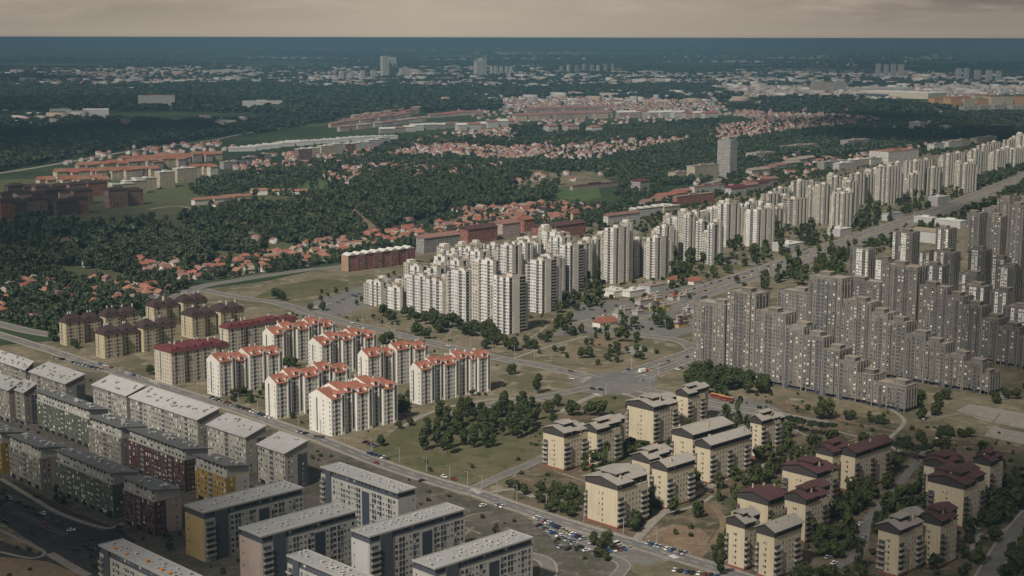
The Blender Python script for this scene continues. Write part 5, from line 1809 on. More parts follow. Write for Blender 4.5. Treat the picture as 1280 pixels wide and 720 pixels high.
# before the cream towers
scatter([(470, 398), (480, 390), (545, 402), (600, 412), (640, 428), (655, 432), (640, 440), (580, 425), (520, 410)], 30, (4.2, 6.4), 'round', 'along the foot of the cream tower row', 'trees along the cream tower row', .42)
pool([(522, 420, 6.5), (532, 424, 5.5), (608, 436, 5.0), (478, 405, 2.2), (467, 398, 2.6)], 'round', 'in front of the cream tower row', 'large trees before the cream towers')
pool([(478, 430, 4.6), (486, 428, 4.8), (528, 434, 3.0)], 'round', 'behind the red-roofed blocks', 'trees behind the red-roofed blocks')
scatter([(690, 418), (690, 402), (730, 402), (735, 416), (715, 420)], 9, (3.2, 4.4), 'round', 'in the clump east of the last cream tower', 'clump east of the cream towers', .55, True)
scatter([(652, 440), (660, 424), (690, 425), (680, 440)], 6, (3.0, 4.6), 'round', 'at the corner of the last cream tower', 'trees at the last cream tower', .7)
scatter([(690, 395), (700, 375), (730, 345), (748, 350), (752, 385), (720, 398)], 22, (3.4, 5.4), 'round', 'in the gap beside the two cream tower groups', 'trees in the gap between tower groups', .6, True)
pool([(702, 442, 3.2), (693, 440, 3.0), (728, 448, 4.6), (737, 447, 4.2), (733, 431, 3.0), (740, 432, 2.0), (747, 456, 2.2)], 'round', 'on the sandy plot before the crossroads', 'trees on the sandy plot')
scatter([(752, 452), (765, 440), (800, 440), (815, 446), (785, 455)], 9, (2.2, 3.6), 'round', 'around the small sand courts', 'trees around the sand courts', .7, True)
scatter([(752, 425), (762, 405), (795, 408), (800, 425), (775, 430)], 8, (3.6, 5.2), 'round', 'beside the red-roofed kiosks', 'trees beside the kiosks', .6, True)
scatter([(805, 412), (815, 398), (840, 400), (838, 415)], 6, (3.2, 5.0), 'round', 'behind the market sheds', 'trees behind the market sheds', .6, True)
scatter([(835, 362), (838, 325), (880, 318), (900, 325), (900, 338), (870, 352)], 20, (4.0, 6.5), 'tall', 'at the foot of the boulevard towers', 'trees at the boulevard towers', .55, True)
scatter([(905, 322), (915, 305), (960, 300), (985, 285), (1015, 290), (1030, 300), (1000, 315), (950, 322)], 26, (4.0, 6.5), 'round', 'between the boulevard tower groups', 'trees between boulevard towers', .55, True)
scatter([(985, 352), (990, 332), (1020, 318), (1055, 322), (1060, 350), (1030, 362), (1000, 362)], 30, (4.0, 6.5), 'round', 'in the garden wood below the boulevard', 'garden wood below the boulevard', .5, True)
pool([(956, 348, 5.0), (921, 354, 3.6), (862, 374, 3.0), (880, 378, 3.4), (890, 382, 3.0), (931, 360, 3.0), (975, 352, 4.5)], 'round', 'on the near side of the boulevard', 'trees on the near side of the boulevard')
scatter([(1065, 290), (1075, 262), (1090, 255), (1130, 255), (1170, 248), (1205, 243), (1190, 255), (1130, 268), (1090, 285)], 26, (4.5, 6.5), 'round', 'at the foot of the distant boulevard towers', 'trees by the distant boulevard towers', .6, True)
scatter([(850, 360), (900, 338), (985, 315), (1060, 290), (1180, 250), (1240, 232), (1240, 239), (1180, 258), (1060, 299), (985, 325), (900, 349)], 60, (3.0, 5.5), 'round', '', '', .8, True)
scatter([(900, 374), (990, 345), (1060, 318), (1150, 285), (1240, 254), (1262, 262), (1150, 298), (1060, 332), (990, 358)], 80, (3.0, 5.5), 'round', '', '', .8, True)
scatter([(690, 600), (720, 560), (800, 560), (900, 520), (1000, 540), (1100, 560), (1200, 580), (1290, 600), (1290, 720), (1100, 730), (950, 720), (860, 650), (760, 640)], 190, (2.4, 5.0), 'round', '', '', .7, True)
scatter([(60, 560), (110, 600), (230, 640), (300, 620), (420, 660), (620, 660), (640, 700), (560, 720), (230, 720), (120, 650), (0, 610)], 30, (1.6, 3.0), 'round', '', '', .9, True)
# near the yellow blocks and the parking
pool([(94, 436, 3.8), (178, 398, 5.0), (346, 374, 5.5), (352, 376, 4.5), (388, 388, 3.2), (404, 388, 4.4), (188, 468, 4.2), (238, 462, 3.8), (246, 468, 3.2)], 'round', 'around the yellowish blocks and grass triangle', 'trees by the yellowish blocks')
scatter([(345, 522), (350, 505), (380, 512), (400, 520), (395, 535), (370, 525)], 6, (2.4, 3.4), 'round', 'in the yard of the white red-roofed blocks', 'yard trees of the red-roofed blocks', .7)
scatter([(275, 505), (285, 490), (330, 480), (340, 490), (320, 505)], 8, (2.0, 3.4), 'round', 'before the first white red-roofed block', 'trees before the first red-roofed block', .7)
pool([(357, 462, 5.0), (368, 458, 4.2), (372, 515, 3.8), (438, 520, 3.0), (505, 520, 5.2), (500, 508, 5.0), (512, 498, 3.6), (498, 536, 3.0), (512, 532, 3.2), (590, 495, 2.4)], 'round', 'among the white red-roofed blocks', 'trees among the red-roofed blocks')
scatter([(385, 392), (400, 368), (470, 350), (560, 325), (600, 320), (560, 345), (470, 378)], 22, (1.6, 2.6), 'round', 'in the car park before the red brick building', 'car park trees by the red brick block', 1.2, True)

# ------------------------------------------------------------------ street lamps
pm, hm = MB(), MB()
pm.box(-.11, .11, -.11, .11, 0, 9.0, 0)
pm.box(-.07, 1.8, -.06, .06, 9.001, 9.13, 0)
hm.box(1.5, 2.6, -.2, .2, 8.95, 9.12, 0, None, True)
LP, LH = pm.mesh('pole', ['lamp_grey']), hm.mesh('lamp_head', ['lamp_grey'])
for (line, n, where) in (([(190, 477), (287, 507), (400, 547), (545, 600), (640, 630), (827, 688)], 22, 'along the street past the red-roofed blocks'),
                         ([(427, 400), (545, 428), (690, 458)], 12, 'along the road before the cream towers'),
                         ([(726, 470), (746, 494), (812, 488), (820, 466), (770, 462)], 5, 'around the big crossroads'),
                         ([(845, 373), (980, 329), (1110, 285), (1220, 244)], 18, 'along the boulevard median')):
    w_ = smooth([G(*p) for p in line], 10)
    for i in range(n):
        k = (i + .5) / n * (len(w_) - 1)
        p = w_[int(k)].lerp(w_[min(int(k) + 1, len(w_) - 1)], k - int(k))
        d = w_[min(int(k) + 1, len(w_) - 1)] - w_[int(k)]
        nrm_ = Vector((-d.y, d.x, 0)).normalized() * 5.6
        if 'median' in where or 'around' in where:
            nrm_ *= 0
        t = empty('street_lamp', p + nrm_, math.atan2(d.y, d.x) - math.pi / 2)
        tag(t, '%s slim grey street lamp from the left %s' % (nth(i).capitalize(), where), 'street lamp', 'street lamps ' + where)
        for nm, me in (('pole', LP), ('lamp_head', LH)):
            o = bpy.data.objects.new(nm, me)
            col.objects.link(o)
            o.parent = t


# ------------------------------------------------------------------ houses with tiled roofs
def house_meshes():
    out = []
    for k, (w, l, h, r, hip) in enumerate([(8, 11, 4.2, 3.2, False), (9, 12, 5.6, 3.0, True), (8, 15, 3.6, 3.0, False), (10, 10, 6.0, 3.6, True), (7, 9, 3.4, 2.8, False), (9, 18, 4.5, 3.4, False)]):
        wl, rf = MB(), MB()
        x, y = w / 2, l / 2
        wl.box(-x, x, -y, y, 0, h, 0)
        for sx in (-1, 1):
            for q in range(int(l / 3.2)):
                yy = -y + 1.6 + q * 3.2
                for z in ([1.0] if h < 5 else [1.0, 3.8]):
                    wl.poly([(sx * (x + .02), yy - .6, z), (sx * (x + .02), yy + .6, z), (sx * (x + .02), yy + .6, z + 1.3), (sx * (x + .02), yy - .6, z + 1.3)], 1)
        o = .6
        if hip:
            q = w * .42
            e = [(-x - o, -y - o, h), (x + o, -y - o, h), (x + o, y + o, h), (-x - o, y + o, h)]
            t = [(0, -y + q, h + r), (0, y - q, h + r)]
            rf.poly([e[0], e[1], t[0]])
            rf.poly([e[1], e[2], t[1], t[0]])
            rf.poly([e[2], e[3], t[1]])
            rf.poly([e[3], e[0], t[0], t[1]])
            rf.poly(e[::-1])
        else:
            wl.prism([(-x, h), (x, h), (0, h + r)], -y, y, 'y', 0)
            s = r / x
            rf.prism([(-x - o, h - o * s + .02), (0, h + r + .02), (x + o, h - o * s + .02), (x + o, h - o * s + .3), (0, h + r + .34), (-x - o, h - o * s + .3)][::-1], -y - o, y + o, 'y', 0)
        rf.box(x * .3, x * .3 + .8, y * .2, y * .2 + .7, h + r * .3, h + r + .9, 0)
        out.append((wl, rf, l))
    return out


HW = house_meshes()
HROOF = ['roof_red', 'roof_orange', 'roof_rose', 'roof_tan', 'roof_red', 'roof_orange', 'roof_rose', 'roof_brown']
HWALL = ['white', 'cream', 'pink', 'white', 'lightgrey']
HM = {}
for i, (wl, rf, l) in enumerate(HW):
    for w in set(HWALL):
        HM['w', i, w] = wl.mesh('house_wall', [w, 'pane'])
    for r in set(HROOF):
        HM['r', i, r] = rf.mesh('roof', [r])
HSPOT = []
HFAR = []
RN = dict(roof_red='red', roof_orange='orange', roof_rose='faded rose', roof_tan='brownish', roof_brown='dark brown')
NH = [0]


def houses(poly, spacing, where, group, az=46, jit=.28, fill=.85, one=True, maxn=400):
    q = [G(*p) for p in poly]
    c = sum(q, Vector()) / len(q)
    B = Vector((math.sin(R(az)), math.cos(R(az)), 0))
    A = Vector((-B.y, B.x, 0))
    ext = max((p - c).length for p in q)
    n = int(ext / spacing) + 1
    pts = []
    for i in range(-n, n + 1):
        for j in range(-n, n + 1):
            if random.random() > fill:
                continue
            p = c + B * (i + random.uniform(-jit, jit)) * spacing * 1.15 + A * (j + random.uniform(-jit, jit)) * spacing
            xy = np.array([[p.x, p.y]])
            if inpoly(PN(xy), poly)[0] and free(xy[0], 7) and off_road(xy[0], 5):
                pts.append((P(p)[0], p))
    pts.sort(key=lambda t: t[0])
    pts = pts[:maxn]
    count = {}
    for px, p in pts:
        k, r, w = random.randrange(len(HW)), random.choice(HROOF), random.choice(HWALL)
        rz = math.pi / 2 - R(az) + random.choice((0, math.pi / 2)) + random.uniform(-.12, .12)
        HSPOT.append((p.x, p.y))
        if not one or NH[0] >= 300:
            HFAR.append((p.x, p.y, rz, k, random.uniform(.85, 1.25)))
            continue
        i = count[r] = count.get(r, -1) + 1
        h = bpy.data.objects.new('house', None)
        col.objects.link(h)
        h.location, h.rotation_euler = p, (0, 0, rz)
        tag(h, '%s %s-roofed house from the left %s' % (nth(i).capitalize(), RN[r], where), 'house', group)
        for nm, me in (('wall', HM['w', k, w]), ('roof', HM['r', k, r])):
            o = bpy.data.objects.new(nm, me)
            col.objects.link(o)
            o.parent = h
        NH[0] += 1


houses([(0, 372), (20, 352), (60, 350), (90, 362), (75, 395), (60, 405), (0, 402)], 19, 'in the leafy quarter at the left edge', 'houses in the leafy quarter', 40, .3, .62)
houses([(70, 372), (85, 352), (130, 348), (165, 360), (215, 358), (215, 370), (160, 380), (110, 388)], 17, 'between the wood and the yellowish blocks', 'houses behind the yellowish blocks', 40, .25, .75)
houses([(150, 333), (185, 322), (240, 332), (262, 345), (240, 356), (200, 345)], 17, 'at the foot of the wooded slope', 'houses at the foot of the wooded slope', 50, .25, .9)
houses([(230, 344), (262, 330), (300, 324), (352, 316), (362, 326), (330, 340), (280, 347)], 17, 'beyond the roundabout', 'houses beyond the roundabout', 50, .25, .92)
houses([(352, 322), (372, 308), (440, 298), (520, 286), (580, 276), (640, 268), (660, 278), (600, 296), (545, 298), (440, 316), (380, 334)], 18, 'between the slope and the red brick building', 'houses above the red brick building', 52, .25, .93)
houses([(570, 272), (600, 262), (690, 256), (760, 262), (770, 268), (700, 282), (640, 284)], 18, 'along the upper street behind the cream towers', 'houses along the upper street', 50, .25, .92)
houses([(560, 266), (580, 258), (605, 262), (590, 272)], 20, 'on the slope above the upper street', 'houses on the slope', 50, .25, .6)
houses([(395, 222), (440, 210), (520, 206), (600, 212), (590, 220), (500, 222), (420, 228)], 21, 'in the strip beyond the bright field', 'houses beyond the bright field', 56, .25, .9)
houses([(492, 196), (500, 186), (560, 180), (640, 188), (720, 178), (812, 172), (860, 178), (800, 188), (740, 204), (660, 202), (600, 198), (540, 196)], 22, 'in the wide red-roofed quarter', 'houses of the wide red-roofed quarter', 60, .25, .8, True, 130)
houses([(640, 186), (700, 176), (860, 172), (850, 182), (740, 200), (650, 200)], 22, '', '', 60, .25, .6, False)
houses([(880, 175), (900, 158), (960, 150), (1030, 150), (1085, 146), (1060, 158), (980, 166), (920, 176)], 24, '', '', 60, .3, .8, False)
houses([(900, 143), (960, 136), (1060, 138), (1070, 146), (960, 152)], 26, '', '', 60, .3, .8, False)
houses([(1140, 156), (1160, 146), (1200, 148), (1180, 158)], 30, '', '', 60, .3, .5, False)
houses([(640, 134), (760, 128), (900, 130), (900, 138), (700, 140)], 34, '', '', 60, .3, .7, False)
houses([(930, 130), (1000, 124), (1080, 126), (1060, 133), (960, 136)], 34, '', '', 60, .3, .7, False)
houses([(860, 246), (900, 236), (1000, 206), (1080, 188), (1160, 182), (1150, 190), (1060, 206), (960, 240)], 26, '', '', 46, .3, .5, False)
houses([(380, 222), (440, 206), (620, 205), (640, 222), (560, 232), (420, 232)], 24, '', '', 56, .35, .35, False)
houses([(560, 140), (640, 126), (900, 122), (930, 130), (880, 150), (760, 158), (640, 160)], 40, '', '', 60, .35, .5, False)
houses([(480, 186), (560, 166), (650, 160), (640, 180)], 26, '', '', 60, .3, .6, False)
houses([(280, 208), (330, 196), (480, 184), (490, 196), (410, 210), (300, 218)], 22, '', '', 60, .3, .55, False)
houses([(60, 205), (160, 186), (270, 176), (300, 186), (260, 196), (120, 212)], 26, '', '', 60, .3, .5, False)
houses([(1080, 150), (1130, 134), (1290, 142), (1290, 170), (1180, 176), (1100, 170)], 34, '', '', 60, .35, .45, False)
houses([(0, 150), (90, 142), (130, 160), (80, 190), (0, 196)], 40, '', '', 60, .35, .35, False)
houses([(150, 320), (240, 300), (330, 268), (470, 240), (560, 236), (650, 240), (640, 252), (480, 285), (330, 312), (220, 330)], 34, '', '', 50, .4, .13, False)
houses([(500, 222), (600, 206), (760, 206), (780, 226), (700, 232), (600, 236)], 30, '', '', 50, .4, .3, False)
houses([(860, 235), (900, 205), (1000, 180), (1120, 160), (1140, 175), (1000, 206)], 34, '', '', 50, .4, .3, False)
houses([(100, 340), (130, 312), (165, 312), (150, 330)], 40, '', '', 60, .3, .3, False)


# ------------------------------------------------------------------ the far town: thousands of small houses and blocks
def boxes_mesh(name, items, mats):
    """items: (x, y, rot, w, l, h, roof rise, roof material) as one mesh; walls 0"""
    n = len(items)
    it = np.array([i[:7] for i in items], float)
    rm = np.array([i[7] for i in items], np.int32)
    c, s = np.cos(it[:, 2]), np.sin(it[:, 2])
    x, y = it[:, 3] / 2, it[:, 4] / 2
    V = np.zeros((n, 10, 3))
    for k, (a, b) in enumerate(((-1, -1), (1, -1), (1, 1), (-1, 1))):
        px, py = a * x, b * y
        V[:, k, 0] = V[:, k + 4, 0] = it[:, 0] + px * c - py * s
        V[:, k, 1] = V[:, k + 4, 1] = it[:, 1] + px * s + py * c
        V[:, k + 4, 2] = it[:, 5]
    for k, b in ((8, -1), (9, 1)):
        V[:, k, 0] = it[:, 0] - b * y * s
        V[:, k, 1] = it[:, 1] + b * y * c
        V[:, k, 2] = it[:, 5] + it[:, 6]
    quads = np.array([[0, 1, 5, 4], [1, 2, 6, 5], [2, 3, 7, 6], [3, 0, 4, 7], [5, 6, 9, 8], [7, 4, 8, 9]])
    tris = np.array([[4, 5, 8], [6, 7, 9]])
    off = (np.arange(n) * 10)[:, None, None]
    Q, T = (quads[None] + off), (tris[None] + off)
    li = np.concatenate([Q.reshape(n, -1), T.reshape(n, -1)], axis=1).ravel().astype(np.int32)
    tot = np.array([4] * 6 + [3] * 2)
    ls = np.concatenate([[0], np.cumsum(np.tile(tot, n))[:-1]]).astype(np.int32)
    me = bpy.data.meshes.new(name)
    me.vertices.add(n * 10)
    me.vertices.foreach_set('co', V.astype(np.float32).ravel())
    me.loops.add(len(li))
    me.loops.foreach_set('vertex_index', li)
    me.polygons.add(n * 8)
    me.polygons.foreach_set('loop_start', ls)
    mi = np.zeros((n, 8), np.int32)
    mi[:, 4:6] = rm[:, None]
    me.polygons.foreach_set('material_index', mi.ravel())
    me.update(calc_edges=True)
    for m in mats:
        me.materials.append(M[m])
    o = bpy.data.objects.new(name, me)
    col.objects.link(o)
    return o


m_, nt_, b_ = mat('far_town_walls', .9)
ri_ = nt_.n('ShaderNodeNewGeometry').outputs['Random Per Island']
cr_ = nt_.n('ShaderNodeValToRGB')
cr_.color_ramp.interpolation = 'CONSTANT'
for k, (p, c) in enumerate([(0, (.40, .37, .34)), (.2, (.31, .285, .26)), (.5, (.46, .44, .40)), (.62, (.34, .25, .20)), (.82, (.24, .22, .21))]):
    e = cr_.color_ramp.elements[k] if k < 2 else cr_.color_ramp.elements.new(p)
    e.position, e.color = p, (*c, 1)
lk(nt_, ri_, cr_.inputs[0])
lk(nt_, cr_.outputs[0], b_.inputs['Base Color'])
M['far_town_wall'] = m_

items = [(x, y, rz, HW_w, HW_l, h_, 3.2 * s, random.choice((1, 2, 2, 3))) for (x, y, rz, k, s) in HFAR
         for HW_w, HW_l, h_ in [((8, 9, 8, 10, 7, 9)[k] * s, (11, 12, 15, 10, 9, 18)[k] * s, (4.2, 5.6, 3.6, 6, 3.4, 4.5)[k])]]
o = boxes_mesh('far_houses', items, ['far_town_wall', 'roof_red', 'roof_rose', 'roof_orange', 'roof_white'])
tag(o, 'scattered small tiled houses far beyond the red-roofed quarter', 'houses', None, 'stuff')
town = []
for (poly, n, big) in [([(0, 108), (0, 88), (120, 86), (300, 84), (330, 96), (320, 106), (150, 108)], 2200, .06),
                       ([(250, 100), (300, 84), (480, 84), (620, 84), (760, 88), (860, 92), (860, 104), (700, 110), (520, 110), (400, 110)], 3000, .12),
                       ([(800, 100), (960, 86), (1080, 86), (1280, 98), (1280, 118), (1100, 124), (930, 122), (880, 112)], 3000, .10),
                       ([(960, 90), (1100, 64), (1200, 70), (1120, 80)], 160, .2),
                       ([(540, 128), (640, 118), (880, 116), (930, 126), (760, 132), (640, 134)], 700, .05),
                       ([(100, 158), (200, 150), (330, 150), (320, 160), (150, 170)], 40, .1), ([(0, 140), (120, 130), (140, 160), (20, 170)], 50, .2)]:
    ctr = sum((G(*p) for p in poly), Vector()) / len(poly)
    for _ in range(n):
        # evenly over the picture polygon, then out to the ground
        while True:
            px, py = random.uniform(min(p[0] for p in poly), max(p[0] for p in poly)), random.uniform(min(p[1] for p in poly), max(p[1] for p in poly))
            if inpoly(np.array([[px, py]]), poly)[0]:
                break
        p = G(px, py)
        s = max(1.0, p.length / 5200)
        if random.random() < big:
            town.append((p.x, p.y, random.uniform(0, 3.14), 18 * s, random.uniform(25, 75) * s ** .5, random.uniform(9, 26), .6, random.choice((3, 3, 4))))
        else:
            town.append((p.x, p.y, random.uniform(0, 3.14), random.uniform(8, 14) * s, random.uniform(12, 24) * s, random.uniform(4, 9), 3.5, random.choice((1, 2, 2, 3, 4))))
# thin pale villages and greenhouse strips near the horizon
for _ in range(26):
    p = G(random.uniform(250, 1290), random.uniform(56, 78))
    for k in range(random.randint(10, 40)):
        s = p.length / 5200
        town.append((p.x + random.gauss(0, p.length * .022), p.y + random.gauss(0, p.length * .006), random.uniform(0, 3.14), random.uniform(10, 18) * s, random.uniform(14, 40) * s, random.uniform(5, 10) * s ** .4, 3.0, random.choice((2, 3, 4))))
o = boxes_mesh('far_town', town, ['far_town_wall', 'roof_red', 'roof_rose', 'roof_tan', 'roof_white'])
tag(o, 'pale sprawl of the far town stretching across the plain below the horizon', 'town', None, 'stuff')

# ------------------------------------------------------------------ woods
HS = np.array(HSPOT)


def clump(kind, n, seed, leaf):
    return crown_arrays(n, seed, kind, leaf)


TPL = [clump('round', 90, 50 + k, .27) for k in range(4)] + [clump('tall', 90, 60, .27)]
TPL_FAR = [clump('round', 36, 70 + k, .42) for k in range(4)]


def merge_trees(name, xy, r, tpl, material, zs=(.85, 1.2), z0=.25):
    n = len(xy)
    parts = []
    which = rng.integers(0, len(tpl), n)
    for k, t in enumerate(tpl):
        idx = np.nonzero(which == k)[0]
        if not len(idx):
            continue
        a = rng.uniform(0, 6.28, len(idx))
        c, s = np.cos(a), np.sin(a)
        rr = r[idx]
        v = np.empty((len(idx), len(t), 3), np.float32)
        v[:, :, 0] = xy[idx, 0, None] + rr[:, None] * (t[None, :, 0] * c[:, None] - t[None, :, 1] * s[:, None])
        v[:, :, 1] = xy[idx, 1, None] + rr[:, None] * (t[None, :, 0] * s[:, None] + t[None, :, 1] * c[:, None])
        v[:, :, 2] = rr[:, None] * (z0 + t[None, :, 2] * rng.uniform(*zs, len(idx))[:, None])
        parts.append(v.reshape(-1, 3))
    me = quad_mesh(name, np.concatenate(parts), material)
    o = bpy.data.objects.new(name, me)
    col.objects.link(o)
    return o


CLEAR = [[(290, 276), (300, 278), (332, 303), (322, 310), (305, 300)], [(424, 256), (434, 254), (470, 283), (462, 288), (440, 276)], [(495, 250), (505, 249), (520, 265), (514, 267)], [(55, 300), (90, 294), (120, 310), (100, 318), (70, 310)],
         [(90, 280), (120, 266), (200, 258), (260, 262), (250, 272), (190, 284), (110, 290)], [(365, 240), (385, 228), (430, 228), (442, 236), (400, 243)], [(275, 262), (310, 246), (380, 246), (400, 254), (330, 262)],
         [(690, 246), (700, 235), (748, 234), (752, 246), (730, 252)], [(640, 238), (660, 218), (740, 215), (775, 232), (700, 234), (665, 244)]]


def fill_wood(poly, spacing, rr, keep=1.0, holes=True):
    q = [G(*p) for p in poly]
    x0, x1 = min(p.x for p in q), max(p.x for p in q)
    y0, y1 = min(p.y for p in q), max(p.y for p in q)
    gx, gy = np.meshgrid(np.arange(x0, x1, spacing), np.arange(y0, y1, spacing))
    xy = np.column_stack([gx.ravel(), gy.ravel()]) + rng.uniform(-.45, .45, (gx.size, 2)) * spacing
    pix = PN(xy)
    ok = inpoly(pix, poly) & (rng.random(len(xy)) < keep)
    # natural clearings
    f = np.sin(xy[:, 0] * .021 + 1.3) * np.sin(xy[:, 1] * .017) + .5 * np.sin(xy[:, 0] * .055 + xy[:, 1] * .043)
    if holes:
        ok &= f > -.52
        for c in CLEAR:
            ok &= ~(inpoly(pix, c) & (rng.random(len(xy)) < .94))
    xy = xy[ok]
    # clear of buildings, houses, roads
    FTa = np.array(FOOT)
    good = np.ones(len(xy), bool)
    for (fx, fy, ux, uy, lr, ll) in FTa:
        dx, dy = xy[:, 0] - fx, xy[:, 1] - fy
        a, c = dx * ux + dy * uy, -dx * uy + dy * ux
        good &= ~((a > -4) & (a < lr + 4) & (c > -4) & (c < ll + 4))
    for k in range(0, len(HS), 200):
        h = HS[k:k + 200]
        near = ((xy[:, None, 0] - h[None, :, 0]) ** 2 + (xy[:, None, 1] - h[None, :, 1]) ** 2 < 64).any(axis=1)
        good &= ~near
    for pts, half in ROADS:
        for i in range(0, len(pts) - 1):
            a, b = pts[i], pts[i + 1]
            ab = b - a
            t = np.clip(((xy - a) @ ab) / max(ab @ ab, 1e-6), 0, 1)
            good &= np.hypot(*(xy - a - t[:, None] * ab).T) > half + 2.5
    xy = xy[good]
    return xy, rng.uniform(*rr, len(xy))


NEARW = [([(-60, 300), (0, 288), (60, 284), (140, 283), (205, 287), (240, 272), (330, 252), (420, 240), (470, 218), (560, 222), (640, 214), (700, 232), (690, 250), (640, 258), (560, 264), (480, 288), (400, 304), (355, 318), (300, 326), (262, 332), (240, 346), (180, 336), (150, 346), (90, 350), (0, 354), (-60, 360)], 8.6, (3.2, 8.0), .93),
         ([(-60, 396), (0, 398), (40, 396), (72, 392), (78, 402), (70, 428), (0, 436), (-60, 440)], 7.5, (3.0, 5.2), .9),
         ([(0, 350), (90, 350), (150, 345), (240, 345), (240, 362), (160, 392), (78, 400), (0, 400)], 7, (2.8, 5.4), .85),
         ([(262, 332), (360, 316), (440, 298), (560, 272), (660, 262), (760, 258), (860, 236), (860, 246), (760, 282), (640, 292), (540, 305), (380, 336), (250, 352)], 7.5, (2.6, 5.0), .8),
         ([(380, 246), (440, 236), (440, 226), (470, 218), (400, 222), (300, 232), (250, 240), (240, 258), (300, 246)], 10, (3, 5), .55),
         ([(760, 262), (775, 232), (830, 226), (840, 232), (800, 250), (860, 244), (905, 238), (900, 246), (840, 262)], 9.5, (3, 5), .6)]
xs, rs = [], []
for poly, sp, rr, kp in NEARW:
    a, b_ = fill_wood(poly, sp, rr, kp)
    xs.append(a)
    rs.append(b_)
o = merge_trees('slope_woodland', np.concatenate(xs), np.concatenate(rs), TPL, 'leaf_wood')
tag(o, 'dense dark green woodland over the slope beyond the estates', 'woodland', None, 'stuff')
NW1 = sum(len(a) for a in xs)
MIDW = [([(400, 224), (440, 206), (500, 196), (560, 200), (660, 204), (760, 206), (800, 188), (880, 176), (930, 178), (900, 200), (930, 222), (860, 232), (780, 232), (740, 214), (660, 216), (600, 222), (500, 224)], 11, (4.0, 6.5), .8),
        ([(900, 200), (925, 176), (980, 168), (1070, 158), (1130, 150), (1280, 136), (1330, 160), (1330, 178), (1240, 176), (1180, 182), (1100, 190), (1020, 200), (960, 216), (920, 226)], 13, (4.5, 7.5), .85),
        ([(640, 176), (720, 166), (880, 158), (900, 172), (800, 176), (700, 184), (560, 182), (480, 190), (480, 182), (560, 170)], 12, (4.5, 7), .8),
        ([(1205, 246), (1220, 226), (1290, 200), (1350, 200), (1350, 290), (1290, 240)], 10, (4, 6.5), .8),
        ([(270, 226), (330, 212), (400, 202), (440, 196), (480, 186), (500, 190), (470, 206), (410, 218), (330, 236), (250, 246), (238, 240), (240, 230)], 10, (4, 6), .75),
        ([(500, 200), (640, 184), (830, 176), (860, 182), (740, 206), (600, 205)], 19, (3.5, 5.5), .5),
        ([(870, 178), (900, 156), (1080, 144), (1090, 150), (980, 170)], 22, (4, 6), .5)]
xs, rs = [], []
for poly, sp, rr, kp in MIDW:
    a, b_ = fill_wood(poly, sp, rr, kp)
    xs.append(a)
    rs.append(b_)
ms = np.array([m[:2] for m in MASS])
o = merge_trees('mid_woodland', np.concatenate(xs), np.concatenate(rs), TPL_FAR + TPL[:1], 'leaf_wood')
tag(o, 'bands of dark woodland between the red-roofed quarters', 'woodland', None, 'stuff')
o = merge_trees('street_tree_mass', ms, np.array([m[2] for m in MASS]), TPL, 'leaf', (1.0, 1.5))
tag(o, 'dense tree clumps along the boulevard and its tower groups', 'trees', None, 'stuff')
NW2 = sum(len(a) for a in xs)
FARW = [([(-60, 226), (0, 214), (90, 198), (180, 184), (260, 174), (330, 166), (420, 150), (400, 146), (300, 152), (200, 152), (110, 150), (0, 142), (-60, 142)], 17, (7, 12), .8),
        ([(-60, 140), (0, 110), (160, 110), (330, 108), (420, 112), (520, 112), (640, 116), (560, 140), (420, 148), (300, 142), (220, 140), (100, 140)], 30, (11, 19), .72),
        ([(520, 112), (700, 112), (860, 106), (930, 122), (900, 128), (760, 124), (640, 122), (620, 140), (560, 140), (590, 128)], 32, (11, 18), .75),
        ([(640, 172), (640, 160), (760, 160), (900, 150), (890, 160), (760, 172)], 17, (6, 9), .85),
        ([(900, 134), (1000, 128), (1120, 128), (1280, 146), (1280, 158), (1130, 152), (1080, 146), (960, 142)], 24, (8, 13), .8),
        ([(930, 126), (1000, 122), (1080, 124), (1040, 130), (960, 130)], 34, (10, 16), .6)]
xs, rs = [], []
for poly, sp, rr, kp in FARW:
    a, b_ = fill_wood(poly, sp, rr, kp, False)
    xs.append(a)
    rs.append(b_)
# belts of trees through and beyond the far town
for k in range(250):
    px, py = random.uniform(-40, 1320), 56 + 54 * random.random() ** .6
    p = G(px, py)
    n = random.randint(20, 60)
    d = p.length
    a = rng.normal(size=(n, 2)) * np.array([d * .018, d * .010]) + np.array([p.x, p.y])
    xs.append(a)
    rs.append(rng.uniform(10, 16, n) * max(1.0, min(2.4, d / 9000)))
o = merge_trees('far_woodland', np.concatenate(xs), np.concatenate(rs), TPL_FAR, 'leaf_far', (.55, .8))
tag(o, 'far dark belts of woodland on the plain up to the horizon', 'woodland', None, 'stuff')
NW3 = sum(len(a) for a in xs)


